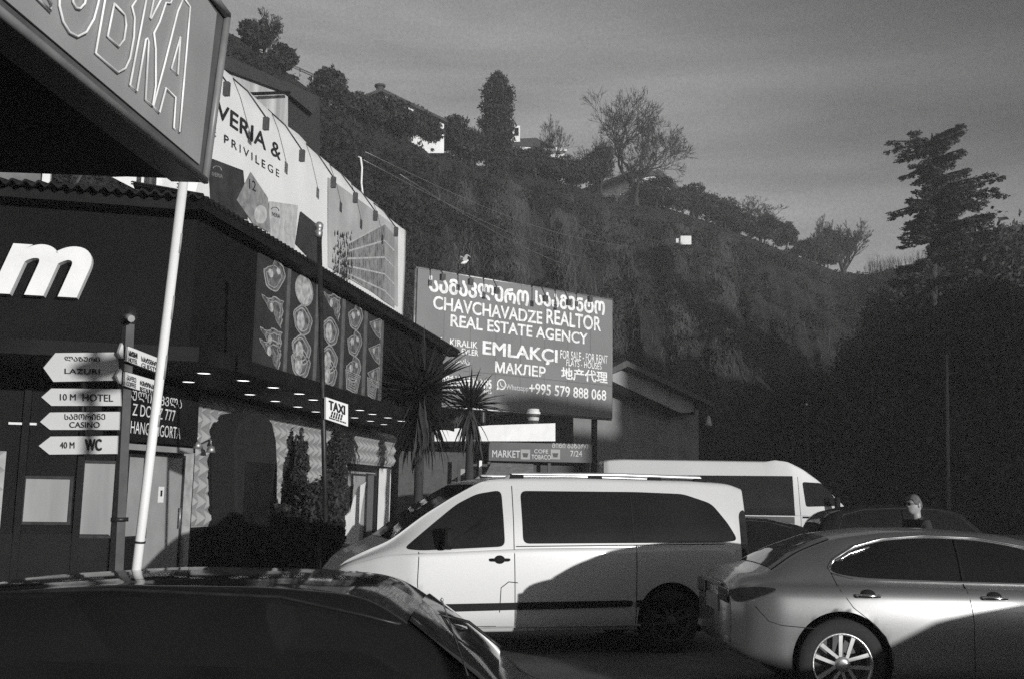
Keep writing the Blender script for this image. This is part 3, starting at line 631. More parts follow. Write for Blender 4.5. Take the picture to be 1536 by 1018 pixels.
for i in range(260):
    x = random.gauss(514, 8); y = random.uniform(350, 420) if random.random() < .7 else random.uniform(380, 425); p = F79.hit(x, y, .077); d1 = F79.u * random.uniform(.02, .07); d2 = Vector((0, 0, random.uniform(.04, .15)))
    if 498 < x < 530: B.add([p, p + d1, p + d1 * .4 + d2], [(0, 1, 2)])
B.build('plant_print', print_dark, ban)
# floodlights on arms along the banner's top
for i, (x, y) in enumerate([(399, 180), (453, 228), (500, 268), (533, 291), (563, 318), (594, 342), (340, 128)]):
    # head hangs half a metre in front of the sheet
    P74 = fac(7.35); p = P74.hit(x, y + 6); q = F79.pt(F79.uz(x - 22, 100)[0], 8.56, -.02)
    q = F79.pt((p - F79.p).dot(FU) - .35, 8.62, -.02)
    l = thing('banner_floodlight', ['floodlight over the ampersand of the white banner', 'second floodlight over the white banner, right of the ampersand', 'floodlight over the left edge of the printed photo', 'floodlight over the printed sky', 'floodlight over the printed glass tower', 'last floodlight at the right corner of the white banner', 'floodlight over the start of the banner words'][i], 'floodlight', q, group='arm floodlights along the white banner')
    MB().tube([q, q.lerp(p, .5) + Vector((0, 0, .14)), p + Vector((0, 0, .1))], .014, 5).build('arm', dsteel, l)
    MB().box(p, (.08, .09, .22), (FU, FN, Vector((0, 0, 1)))).build('head', mat('lamp_head', .07, .5), l)
# second banner panel and grey wall behind the roof at the left
F10 = Pl(F72.pt(uC, 0) - FN * 2, FD)
o = thing('small_banner', 'slanting white banner piece with small hotel lettering showing under the overhead sign box', 'banner', F10.hit(240, 290))
b = MB(); F10.slab(b, [(168, 266), (300, 262), (292, 297), (242, 304)], 0, .03); fix(b.build('sheet', vinyl, o))
b = MB(); text_px(b, F10, 'IVERIA HOT', (247, 288), (270, 294), (247, 283), .04, bold=.01); text_px(b, F10, 'OT', (262, 282), (274, 283), (262, 274), .04, bold=.04); b.build('lettering', print_black, o)
bb = thing('rear_wall', 'grey weathered wall with a white post showing above the corrugated roof at the far left', 'wall', F10.pt(-8, 0, -2))
b = MB(); F10.rect(b, -14, -.8, 5.6, 7.4, -2.3, -2); b.build('wall_face', mat('weathered_grey', .16, .9, nscale=1.5, namp=.6), bb)
b = MB(); q = F10.uz(68, 280, -1.9)[0]; F10.rect(b, q - .06, q + .06, 5.6, 7.4, -2, -1.9); b.build('post', white, bb)

# concrete retaining structure with faded mural behind the banner
Y0 = 40
mu = thing('retaining_wall', 'weathered grey concrete wall panel below the dark hilltop road, left of the cliff', 'wall', W(380, 600, Y0))
PM = Pl(W(432, 190, Y0), FU)
b = MB(); PM.slab(b, [(318, 95), (432, 140), (432, 260), (318, 260)], -.4, 0); fix(b.build('panel', mat('faded_mural', .42, .85, nscale=.8, namp=.7, streak=True), mu))
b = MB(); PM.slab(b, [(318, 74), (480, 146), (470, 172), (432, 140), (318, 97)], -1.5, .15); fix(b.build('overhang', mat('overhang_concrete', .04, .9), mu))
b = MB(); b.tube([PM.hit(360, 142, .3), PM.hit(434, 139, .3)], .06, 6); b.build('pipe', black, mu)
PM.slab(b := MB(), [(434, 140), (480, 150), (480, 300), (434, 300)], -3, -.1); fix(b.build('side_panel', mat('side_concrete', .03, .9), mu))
gd = thing('guardrail', 'pale hilltop guardrail running down to the right below a wispy bare shrub', 'guardrail', hill_pt(395, .95))
def rr(x, y): p = hill_pt(x, .93); return W(x, y, p.y)
for dy in (0, 3):
    MB().tube([rr(383, 74 + dy), rr(400, 80 + dy), rr(430, 94 + dy), rr(470, 112 + dy)], .05, 6).build('rail', steel, gd)
for x, y in ((384, 74), (405, 83), (428, 93), (450, 103), (469, 112)): MB().tube([rr(x, y - 1), rr(x, y + 12)], .05, 6).build('post', steel, gd)
# ---------------------------------------------------------------- grey real estate billboard
a_, c_ = W(624, 500, 40), W(918, 530, 46); PB = Pl(Vector((a_.x, a_.y, 0)), Vector((c_.x - a_.x, c_.y - a_.y, 0)))
wB = (Vector((c_.x, c_.y, 0)) - Vector((a_.x, a_.y, 0))).length
zb0 = PB.uz(917, 627)[1]; zb1 = PB.uz(624, 402)[1]
bl = thing('real_estate_billboard', 'large grey real estate agency billboard with white multilingual lettering behind the restaurant', 'billboard', (a_.x, a_.y, 0))
b = MB(); PB.rect(b, 0, wB, zb0, zb1, -.18, 0); b.build('board', mat('billboard_grey', .185, .5, nscale=.6, namp=.1), bl)
b = MB()
for q in (.6, wB * .35, wB * .68, wB - .6): b.tube([PB.pt(q, -.2, -.45), PB.pt(q, zb1 - .3, -.45)], .13, 8)
b.build('leg', dsteel, bl)
b = MB()
for z in (zb0 - .04, zb1 + .04): b.tube([PB.pt(-.05, z, -.09), PB.pt(wB + .05, z, -.09)], .05, 6)
for u_ in (-.05, wB + .05): b.tube([PB.pt(u_, zb0, -.09), PB.pt(u_, zb1, -.09)], .05, 6)
b.build('frame', steel, bl)
b = MB()
for q in range(1, 8): PB.rect(b, wB * q / 8 - .012, wB * q / 8 + .012, zb0, zb1, 0, .004)
PB.rect(b, 0, wB, zb0 + (zb1 - zb0) * .27, zb0 + (zb1 - zb0) * .27 + .03, 0, .0065)
b.build('sheet_seam', mat('seam_grey', .12, .5), bl)
B = MB()
for s_, p_, q_, r_, bo in [('ᲡᲐᲛᲐᲙᲚᲔᲠᲝ', (643, 438), (793, 458), (643, 412), .05), ('ᲡᲐᲐᲒᲔᲜᲢᲝ', (802, 458), (907, 476), (802, 434), .05),
        ('CHAVCHAVADZE', (649, 464), (813, 487), (649, 443), .026), ('REALTOR', (819, 486), (901, 498), (819, 463), .026),
        ('REAL ESTATE AGENCY', (675, 490), (881, 514), (675, 471), .026),
        ('SATILIK - KIRALIK', (622, 512), (716, 522), (622, 501), .02), ('EVLER', (692, 531), (717, 533), (692, 522), .02),
        ('EMLAKÇI', (723, 536), (836, 547), (723, 510), .03), ('МАКЛЕР', (742, 558), (818, 566), (742, 541), .03),
        ('FOR SALE - FOR RENT', (840, 537), (911, 543), (840, 524), .012), ('FLATS - HOUSES', (849, 548), (902, 553), (849, 538), .012),
        ('地产代理', (841, 568), (911, 571), (841, 549), .03), ('سكن', (680, 545), (704, 546), (680, 536), .02),
        ('ᲭᲐᲕᲭᲐᲕᲐᲫᲘᲡ N95', (655, 576), (737, 578), (655, 560), .05), ('CHAVCHAVADZE ST. N95', (655, 583), (737, 585), (655, 577), .01),
        ('+995 579 888 068', (793, 590), (909, 598), (793, 573), .02)]:
    u0, z0 = PB.uz(*p_); u1 = PB.uz(*q_)[0]; z1 = PB.uz(*r_)[1]
    text_at(B, PB, s_, u0, u1, z0, z1, .012, bold=bo)
B.build('lettering', mat('white_vinyl_letters', .8, .45), bl)
B = MB(); u0, z0 = PB.uz(758, 586); u1 = PB.uz(792, 588)[0]; z1 = PB.uz(758, 575)[1]; text_at(B, PB, 'Whatsapp', u0, u1, z0, z1, .012, bold=.03); B.build('messenger_word', print_lgrey, bl)
cx, cz = PB.uz(752, 576); B = MB(); r0 = .22
n = 20; ring = [PB.pt(cx + math.cos(2 * math.pi * i / n) * r0, cz + math.sin(2 * math.pi * i / n) * r0, .012) for i in range(n)] + [PB.pt(cx + math.cos(2 * math.pi * i / n) * r0 * .78, cz + math.sin(2 * math.pi * i / n) * r0 * .78, .012) for i in range(n)]
B.add(ring, [(i, (i + 1) % n, (i + 1) % n + n, i + n) for i in range(n)]); B.add([PB.pt(cx - .24, cz - .24, .012), PB.pt(cx - .08, cz - .19, .012), PB.pt(cx - .19, cz - .08, .012)], [(0, 1, 2)])
B.tube([PB.pt(cx - .08, cz + .09, .014), PB.pt(cx - .06, cz - .02, .014), PB.pt(cx + .02, cz - .09, .014), PB.pt(cx + .1, cz - .09, .014)], .03, 5); B.build('messenger_emblem', MATS['white_vinyl_letters'], bl)
labs = ['first small floodlight from the left over the grey billboard', 'floodlight below the perched gull', 'floodlight over the seventh Georgian letter', 'floodlight over the gap between the two Georgian words', 'floodlight over the second Georgian word', 'smallest floodlight near the right end of the grey billboard']
for i, (x, y) in enumerate([(664, 414), (706, 421), (745, 434), (818, 446), (853, 452), (885, 447)]):
    u_, z_ = PB.uz(x, y, .9); u_ -= 0; q = PB.pt(u_, zb1, -.05); p = PB.pt(u_, z_, .9)
    l = thing('billboard_floodlight', labs[i], 'floodlight', q, group='floodlights along the grey billboard')
    MB().tube([q, PB.pt(u_, zb1 + .25, .4), p + Vector((0, 0, .1))], .025, 5).build('arm', dsteel, l)
    MB().box(p - Vector((0, 0, .05)), (.18, .15, .24), (PB.u, PB.n, Vector((0, 0, 1)))).build('head', mat('lamp_dark', .05, .5), l)
# gull alighting on the second floodlight arm
gp = PB.pt(PB.uz(706, 421, .9)[0], zb1 + .34, .45)
gl = thing('gull', 'pale gull with raised wings alighting on the billboard floodlight arm', 'bird', gp)
b = MB(); ax_ = (PB.u, PB.n, Vector((0, 0, 1)))
pts = [gp + PB.u * x + Vector((0, 0, z)) for x, z in ((-.28, .02), (-.18, .07), (-.05, .13), (.1, .2), (.18, .27), (.24, .3), (.32, .29))]
b.tube(pts, [.015, .06, .11, .1, .06, .055, .012], 10); b.tube([gp + Vector((0, 0, .1)), gp], .012, 4); b.build('body', white, gl)
for s_ in (-1, 1):
    b = MB(); r0 = gp + PB.n * .07 * s_ + Vector((0, 0, .2)); w1 = r0 + PB.n * .25 * s_ + PB.u * -.12 + Vector((0, 0, .38)); w2 = w1 + PB.n * .1 * s_ + PB.u * .5 + Vector((0, 0, -.05)); w2b = r0 + PB.u * -.22 + Vector((0, 0, .05))
    b.prism([r0 + PB.u * .1, w1 + PB.u * .14, w1 + PB.u * .42 + Vector((0, 0, -.16)), w1 + PB.u * -.02, w2b], PB.n * .015); b.build('wing', print_lgrey, gl)

gl.scale = (.62, .62, .62)
# ---------------------------------------------------------------- market shop under the billboard
mk = Pl(W(735, 690, 38), (math.cos(R(8)), math.sin(R(8)), 0))
ms = thing('market_shop', 'low corner market shop with dark fascia and lit interior under the grey billboard', 'building', mk.hit(800, 730))
u0, u1 = mk.uz(600, 690)[0], mk.uz(888, 690)[0]; zf0, zf1 = mk.uz(735, 690)[1], mk.uz(735, 662)[1]
b = MB(); mk.rect(b, u0, u1, 0, 3.2, -5, -.9); b.build('wall', mat('shop_wall', .07, .8), ms)
b = MB(); mk.rect(b, mk.uz(733, 690)[0], u1, zf0, zf1, -.9, 0); b.build('fascia', mat('shop_fascia', .05, .4, nscale=2), ms)
B = MB()
for s_, p_, q_, r_, m__ in [('MARKET', (738, 685), (780, 686), (738, 674), 0), ('COFE', (801, 679), (822, 680), (801, 673), 0), ('TOBACO', (797, 688), (826, 688), (797, 681), 0), ('7/24', (855, 684), (873, 685), (855, 675), 0), ('ᲛᲘᲜᲘ ᲑᲐᲖᲐᲠᲘ', (828, 671), (882, 672), (828, 664), 0)]:
    a1, z1_ = mk.uz(*p_); a2 = mk.uz(*q_)[0]; z2_ = mk.uz(*r_)[1]; text_at(B, mk, s_, a1, a2, z1_, z2_, .012, bold=.02)
B.build('lettering', print_lgrey, ms)
for x in (788, 833):
    a1, z1_ = mk.uz(x, 681); b = MB(); mk.rect(b, a1 - .17, a1 + .17, z1_ - .17, z1_ + .18, 0, .01); q_ = b.build('picture', print_grey, ms)
    b = MB(); b.add([mk.pt(a1 - .11, z1_ + .05, .014), mk.pt(a1 - .07, z1_ - .1, .014), mk.pt(a1 + .07, z1_ - .1, .014), mk.pt(a1 + .11, z1_ + .05, .014)], [(0, 1, 2, 3)]); b.build('cup_print', print_black, ms)
awn = mat('awning_cloth', .2, .8); b = MB(); b.add([mk.hit(737, 694, .1), mk.hit(800, 696, .1), mk.hit(800, 714, 1.0), mk.hit(728, 712, 1.0)], [(0, 1, 2, 3)]); o = b.build('awning', awn, ms); o.modifiers.new('s', 'SOLIDIFY').thickness = .02
for x in (690, 722, 735, 826, 884): q = mk.uz(x, 710)[0]; b = MB(); mk.rect(b, q - .05, q + .05, 0, zf0, -.4, -.3); b.build('post', white if x == 722 else dsteel, ms)
b = MB(); q = mk.uz(705, 712)[0]; mk.rect(b, q - .3, q + .3, .3, 2.6, -.88, -.8); b.build('shelf_case', print_grey, ms)
for i in range(4): b = MB(); mk.rect(b, q - .26, q + .26, .5 + .5 * i, .86 + .5 * i, -.8, -.78); b.build('goods', [print_black, print_dark, print_lgrey, print_black][i], ms)
b = MB(); q = mk.uz(728, 722)[0]
for i in range(4): mk.rect(b, q + i * .16, q + .11 + i * .16, 1.9, 2.5, -.2, -.18)
b.build('price_cards', white, ms)
# bright wall strip and flat roof box on the market
wp = thing('white_parapet', 'bright sunlit white parapet box on the market roof below the grey billboard', 'parapet', mk.hit(740, 660, -.5))
b = MB(); mk.slab(b, [(652, 661), (833, 661), (833, 634), (736, 637), (652, 645)], -2.5, -.5); fix(b.build('box_body', white, wp))
b = MB(); mk.slab(b, [(652, 664), (735, 664), (735, 661), (652, 661)], -.5, .1); fix(b.build('lip', black, wp))
# coffee cup on the parapet
cp = mk.hit(800, 637, -1.2); s_ = 38 / 1600
cup = thing('cup_sculpture', 'giant takeaway coffee cup with a white lid standing on the white parapet', 'cup', cp)
MB().lathe([(.0, 0), (7 * s_, 0), (9.5 * s_, 17 * s_)], cp, 20).build('cup_body', mat('cup_print', .06, .4, nscale=12, namp=.8), cup)
MB().lathe([(10 * s_, 17 * s_), (10.8 * s_, 18.5 * s_), (10.8 * s_, 20 * s_), (9.3 * s_, 21 * s_), (8.8 * s_, 25 * s_), (.01, 25.5 * s_)], cp, 20).build('lid', white, cup)
MB().lathe([(8.3 * s_, 7 * s_), (8.95 * s_, 12 * s_)], cp, 20).build('sleeve', print_lgrey, cup)

# ---------------------------------------------------------------- gabled house right of the billboard
PH = Pl(W(918, 600, 52), (math.cos(R(32)), math.sin(R(32)), 0))
gh = thing('gabled_house', 'low gabled house with grey lit wall and deep eaves right of the grey billboard', 'house', PH.hit(960, 740))
b = MB(); PH.slab(b, [(860, 745), (860, 610), (938, 560), (1048, 612), (1048, 745)], -9, -.9); fix(b.build('wall', mat('house_wall_grey', .19, .85, nscale=1, namp=.25), gh))
b = MB(); PH.slab(b, [(840, 590), (940, 540), (1072, 604), (1072, 610), (942, 549), (840, 597)], -9.2, .2); fix(b.build('roof', mat('roof_tiles_dark', .07, .9), gh))
b = MB(); PH.slab(b, [(915, 562), (940, 552), (1040, 602), (1040, 617), (1022, 619), (918, 571)], -.88, -.5); fix(b.build('gable_panel', mat('gable_grey', .30, .8, nscale=1), gh))
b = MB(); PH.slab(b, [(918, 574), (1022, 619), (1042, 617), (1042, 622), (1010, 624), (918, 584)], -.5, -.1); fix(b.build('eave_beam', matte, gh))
for x in (955, 975, 1030, 1052):
    q = PH.uz(x, 700)[0]; b = MB(); PH.rect(b, q - .35, q + .35, .6, 2.9, -.88, -.8); w_ = b.build('window', black, gh); pass
    b = MB(); PH.rect(b, q - .28, q + .28, .7, 2.8, -.8, -.78); b.build('pane', glass_dark, w_)
pw = PH.hit(1063, 633, .1); hl = thing('hanging_lamp', 'pale bell shaped lamp hanging under the right eave of the gabled house', 'lamp', pw)
MB().lathe([(.04, .35), (.1, .25), (.14, 0), (.22, -.15), (.01, -.2)], pw, 12).build('shade', print_lgrey, hl); MB().tube([pw + Vector((0, 0, .35)), PH.hit(1062, 612, .1)], .02, 5).build('cord', black, hl)

# ---------------------------------------------------------------- hilltop houses
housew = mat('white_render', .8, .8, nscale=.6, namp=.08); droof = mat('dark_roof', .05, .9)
def pface(px, py, Y, deg): return Pl(W(px, py, Y), (math.cos(R(deg)), math.sin(R(deg)), 0))
Y_ = 91; P1_ = pface(610, 160, Y_, 38)
h1 = thing('hilltop_house', 'white hilltop house with a long sloping dark roof and a chimney pot at its peak', 'house', P1_.hit(610, 200))
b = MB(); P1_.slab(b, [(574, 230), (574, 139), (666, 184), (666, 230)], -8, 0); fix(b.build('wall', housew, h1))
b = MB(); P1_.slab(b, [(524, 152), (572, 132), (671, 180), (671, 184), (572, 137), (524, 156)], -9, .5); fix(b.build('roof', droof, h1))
b = MB(); P1_.slab(b, [(525, 230), (527, 153), (574, 134), (574, 230)], -8.2, -1.5); fix(b.build('shaded_wing', mat('shaded_render', .12, .9), h1))  # the wing's shade is put into its darker render colour
b = MB(); b.tube([P1_.hit(570, 140, -2), P1_.hit(570, 129, -2)], .35, 8); b.tube([P1_.hit(570, 131, -2), P1_.hit(570, 128, -2)], .5, 8); b.build('chimney', droof, h1)
for x, y in ((606, 172), (655, 186)): b = MB(); q = P1_.uz(x, y); P1_.rect(b, q[0] - .5, q[0] + .5, q[1] - .8, q[1] + .6, 0, .06); b.build('window', print_grey, h1)
Y_ = 114; P2_ = pface(780, 205, Y_, 12)
h2 = thing('dormer_house', 'pale hilltop house with a twin pane dormer window right of the dark cypress', 'house', P2_.hit(790, 235))
b = MB(); P2_.slab(b, [(752, 250), (752, 216), (846, 222), (846, 250)], -7, 0); fix(b.build('wall', housew, h2))
b = MB(); P2_.slab(b, [(762, 209), (804, 207), (834, 222), (762, 218)], -6, .3); fix(b.build('roof', droof, h2))
b = MB(); P2_.slab(b, [(762, 213), (762, 189), (780, 189), (780, 213)], -2, .4); dmr = fix(b.build('dormer', housew, h2))
for x0, x1 in ((764, 769), (772, 778)): b = MB(); P2_.slab(b, [(x0, 204), (x0, 192), (x1, 192), (x1, 204)], .4, .46); fix(b.build('pane', glass_dark, dmr))
for i in range(8): b = MB(); x = 758 + i * 11; P2_.slab(b, [(x, 232), (x, 225), (x + 6, 225), (x + 6, 232)], 0, .05); fix(b.build('window', print_black, h2))
b = MB(); P2_.slab(b, [(748, 223), (850, 227), (850, 224), (748, 219)], 0, .9); fix(b.build('balcony', housew, h2))
Y_ = 134; P3_ = pface(985, 265, Y_, 35)
h3 = thing('gable_hilltop_house', 'white gable of a hilltop house under a dark roof below the tallest bare tree', 'house', P3_.hit(985, 300))
b = MB(); P3_.slab(b, [(944, 300), (944, 266), (986, 262), (1017, 284), (1017, 300)], -9, 0); fix(b.build('wall', housew, h3))
b = MB(); P3_.slab(b, [(938, 263), (950, 256), (990, 256), (1024, 285), (1020, 288), (988, 262), (940, 267)], -10, .8); fix(b.build('roof', droof, h3))
b = MB(); P3_.slab(b, [(929, 304), (929, 290), (943, 288), (943, 304)], -4, .1); fix(b.build('annex', housew, h3))
sh = thing('white_shed', 'tiny bright white shed low on the slope below the gable hilltop house', 'shed', W(1028, 366, 118))
P4_ = pface(1028, 360, 106, 5)
b = MB(); P4_.slab(b, [(1021, 367), (1021, 354), (1037, 354), (1037, 367)], -2, 0); fix(b.build('wall', housew, sh)); b = MB(); P4_.slab(b, [(1014, 365), (1014, 358), (1018, 358), (1018, 365)], -2, 0); fix(b.build('side_panel', housew, sh))

# ---------------------------------------------------------------- poles and wires
p_ = [W(541, 237, 58), W(543, 252, 58), W(542, 275, 58), W(545, 300, 58)]
cp_ = thing('leaning_pipe', 'thin pale bent pipe sticking up behind the top of the white banner', 'pipe', p_[3]); MB().tube([p_[0] + Vector((-.15, 0, .05))] + p_ + [Vector((p_[3].x, 58, p_[3].z - 4))], .06, 6).build('pipe_body', white, cp_)
for i, ((x0, y0), (x1, y1)) in enumerate([((548, 228), (960, 372)), ((545, 240), (950, 400)), ((600, 262), (940, 420))]):
    A, Bq = W(x0, y0, 60), W(x1, y1, 105); pts = [A.lerp(Bq, k / 16) - Vector((0, 0, 1.2 * math.sin(math.pi * k / 16))) for k in range(17)]
    o = MB().tube(pts, .022, 4).rooted('overhead_wire', steel, A); tag(o, ['top overhead wire sagging across the dark slope', 'middle overhead wire sagging across the dark slope', 'lowest overhead wire ending above the grey billboard'][i], 'wire', group='overhead wires across the slope')
lp = W(1420, 740, 34); lt = W(1420.5, 537, 34)
l = thing('lamp_post', 'thin tall grey post standing alone in front of the dark trees at the right', 'post', (lp.x, lp.y, 0))
MB().tube([(lp.x, lp.y, 0), (lt.x, lt.y, lt.z)], [.07, .04], 8).build('shaft', mat('post_grey', .12, .7), l); MB().lathe([(.05, 0), (.06, .1), (.01, .14)], lt, 8).build('cap', mat('post_grey', .12, .7), l)
# street light left of the posts with a small plain white head on the slope
l = thing('slope_lamp', 'tiny white lamp globe in the dark trees right of the gabled house', 'lamp', W(1210, 606, 60)); MB().lathe([(.01, -.06), (.09, 0), (.01, .06)], W(1210, 606, 60), 8).build('globe', white, l); MB().tube([W(1210, 608, 60), Vector((W(1210, 608, 60).x, 60, 0))], .04, 5).build('post', dsteel, l)

# taxi pole
a1, a2 = W(490, 850, 13.5), W(478.5, 345, 13.5); dn = (a1 - a2).normalized(); foot_ = a1 + dn * (a1.z / -dn.z)
tx = thing('taxi_pole', 'slim dark pole with a ringed cap carrying the taxi sign in front of the restaurant', 'pole', foot_)
MB().tube([foot_, a2], .033, 10).build('shaft', dsteel, tx)
MB().lathe([(.034, -.1), (.05, -.08), (.05, -.02), (.034, 0), (.055, .02), (.055, .07), (.03, .1), (.001, .11)], a2, 14).build('cap', steel, tx)
MB().lathe([(.033, 0), (.085, .0), (.085, .02), (.033, .03)], foot_, 10).build('base_plate', dsteel, tx)
PT = Pl(W(489, 600, 13.45), (math.sin(R(35)), math.cos(R(35)), 0))
ts = thing('taxi_sign', 'small white taxi sign with a checker strip fixed to the slim dark pole', 'sign', PT.hit(489, 629))
b = MB(); PT.slab(b, [(489, 595), (522, 606), (522, 639), (489, 628)], 0, .03); fix(b.build('plate', white, ts))
b = MB(); PT.slab(b, [(488, 594), (523, 605), (523, 640), (488, 629)], -.012, -.002); fix(b.build('backing', dsteel, ts))
b = MB(); text_px(b, PT, 'TAXI', (493, 613.5), (517.5, 622), (493, 599), .036, bold=.035); b.build('lettering', print_black, ts)
b = MB()
for r_ in range(2):
    for c in range(5):
        x = 497 + c * 3.6 + (1.8 if r_ else 0) * 0; y = 616.2 + c * 1.15 + r_ * 4.4 + (0)
        xx = x + (0 if r_ == 0 else -1.2); b.add([PT.hit(xx, y + 4, .036), PT.hit(xx + 2.2, y + 4.6, .036), PT.hit(xx + 3, y + .6, .036), PT.hit(xx + .9, y, .036)], [(0, 1, 2, 3)])
b.build('checker', print_black, ts)
b = MB(); text_px(b, PT, 'batumi taxi service', (494, 627), (519, 635), (494, 624), .036, bold=.02); b.build('small_lettering', print_black, ts)

# white leaning pole holding the overhead sign box
wa, wb = W(205, 850, 5.2), W(277, 258, 5.05); dn = (wa - wb).normalized(); ft = wa + dn * (wa.z / -dn.z)
wp_ = thing('white_pole', 'white painted leaning pole with dark tape marks rising to the overhead sign box', 'pole', ft)
MB().tube([ft, wb], .023, 12).build('shaft', white, wp_)
for (k0, k1) in ((.47, .53), (.62, .68), (.79, .84), (.35, .38)):
    A, Bq = wa.lerp(wb, k0), wa.lerp(wb, k1); o_ = Vector((.0235, -.006, 0)); MB().tube([A + o_, Bq + o_], .0055, 5).build('tape', print_grey, wp_)
kp = wa.lerp(wb, .03); MB().tube([wa.lerp(wb, .06), wa.lerp(wb, .065)], .028, 10).build('clamp', dsteel, wp_)

# signpost with arrow boards
sp0, sp1 = W(176, 850, 9), W(190, 545, 9); dn = (sp0 - sp1).normalized(); ft = sp0 + dn * (sp0.z / -dn.z)
st = thing('signpost', 'dark square signpost carrying white arrow boards left of the white pole', 'signpost', ft)
MB().tube([ft, sp1.lerp(sp0, -.2)], .052, 4, smooth=False).build('post', mat('post_dark_grey', .07, .5), st)
MB().tube([sp0.lerp(sp1, .22), sp0.lerp(sp1, .24)], .075, 8).build('clamp', dsteel, st)
PS = Pl(sp1 + Vector((0, -.08, 0)), (math.cos(R(3)), math.sin(R(3)), 0))
sb = mat('arrow_board_white', .62, .5, nscale=2, namp=.08)
def arrow(lab, pts, txt, pl=PS, th=.03, name='arrow_sign', grp='arrow boards on the signpost'):
    t = thing(name, lab, 'arrow sign', pl.hit(*pts[-1]), group=grp)
    b = MB(); pl.slab(b, pts, 0, th); fix(b.build('board', sb, t))
    b = MB()
    for s_, p_, q_, r_, bo in txt: text_px(b, pl, s_, p_, q_, r_, th + .004, bold=bo)
    if txt: b.build('lettering', print_black, t)
    cx = sum(p[0] for p in pts) / len(pts); cy = sum(p[1] for p in pts) / len(pts)
    b = MB(); pl.slab(b, [(cx + (x - cx) * 1.03, cy + (y - cy) * 1.07) for x, y in pts], -.012, -.002); fix(b.build('rim', dsteel, t))
arrow('topmost arrow board on the signpost with small Georgian letters', [(65, 551), (83, 529), (176, 528), (178, 570), (80, 572)], [('ᲚᲐᲖᲣᲠᲘ', (97, 541), (150, 542), (97, 534), .01), ('LAZURI', (97, 560), (150, 561), (97, 552), .01)])
arrow('arrow board reading 10 M on the signpost', [(62, 595), (77, 582), (180, 583), (181, 608), (77, 608)], [('10 M', (90, 600), (114, 600), (90, 590), .012), ('HOTEL', (124, 601), (170, 602), (124, 590), .012)])
arrow('arrow board of the casino on the signpost', [(60, 632), (75, 618), (179, 617), (178, 644), (75, 644)], [('ᲡᲐᲛᲝᲠᲘᲜᲔ', (97, 629), (158, 629), (97, 620), .012), ('CASINO', (104, 641), (150, 641), (104, 632), .02)])
arrow('lowest arrow board reading 40 M and WC on the signpost', [(58, 668), (76, 654), (176, 653), (175, 680), (74, 681)], [('40 M', (90, 672), (112, 672), (90, 662), .02), ('WC', (128, 676), (153, 676), (128, 657), .045)])
PS2 = Pl(W(190, 545, 8.9), FU + Vector((.55, 0, 0)))
arrow('upper pair of small boards on the signpost pointing along the street', [(190, 541), (192, 519), (238, 537), (237, 559)], [('ᲡᲐᲡᲢᲣᲛᲠᲝ', (193, 533), (206, 538), (193, 524), .01), ('HOTEL', (193, 542), (206, 546), (193, 535), .01), ('ᲡᲐᲡᲢᲣᲛᲠᲝ', (212, 541), (235, 550), (212, 533), .01), ('GUESTS', (212, 551), (235, 559), (212, 543), .01)], pl=PS2)
arrow('lower pair of small boards on the signpost pointing along the street', [(187, 578), (188, 557), (236, 571), (235, 593)], [('ᲙᲐᲤᲔ', (190, 569), (204, 574), (190, 561), .01), ('COFFEE', (190, 578), (204, 582), (190, 571), .01), ('ᲠᲔᲡᲢᲝᲠᲐᲜᲘ', (210, 577), (234, 585), (210, 569), .01), ('RESTAURANT', (210, 586), (234, 593), (210, 579), .01)], pl=PS2)
arrow('small arrow tip board in the upper left of the street pair', [(178, 528), (183, 514), (185, 518), (185, 537), (182, 537)], [], pl=PS2)
arrow('small arrow tip board in the lower left of the street pair', [(175, 563), (181, 552), (183, 555), (182, 575), (180, 575)], [], pl=PS2)
for x in (128, 60):
    q = PS.uz(x, 600, -.03)[0]
b = MB(); b.tube([PS.hit(128, 526, -.04), PS.hit(121, 684, -.04)], .03, 4); b.build('rear_strut', dsteel, st)
# added unseen post whose boards are cut to cast shadows on the arrow boards
T_ = sdir * 10.2; q_ = PS.hit(133, 640) + T_
s2 = thing('signpost', 'unseen post with cut boards beyond the right edge, added to shadow the arrow boards', 'signpost', (q_.x, q_.y, 0))
MB().tube([(q_.x, q_.y, 0), (q_.x, q_.y, 3.9)], .042, 8).build('post', dsteel, s2)
for pl_pts in ([(103, 553), (122, 541), (186, 531), (186, 560), (140, 574), (112, 566)], [(104, 594), (120, 583), (186, 570), (186, 583), (148, 592), (124, 606)]):
    b = MB(); b.prism([PS.hit(x, y) + T_ for x, y in pl_pts], PS.n * -.03); fix(b.build('board', sb, s2))
cam2 = thing('street_camera', 'small grey camera on the top of the signpost', 'camera', sp1.lerp(sp0, -.16)); q_ = sp1.lerp(sp0, -.2)
MB().lathe([(.06, 0), (.07, .06), (.05, .13), (.01, .15)], q_, 12).build('housing', dsteel, cam2); MB().tube([q_ + Vector((0, -.05, .06)), q_ + Vector((.08, -.16, .02))], .03, 8).build('barrel', steel, cam2)

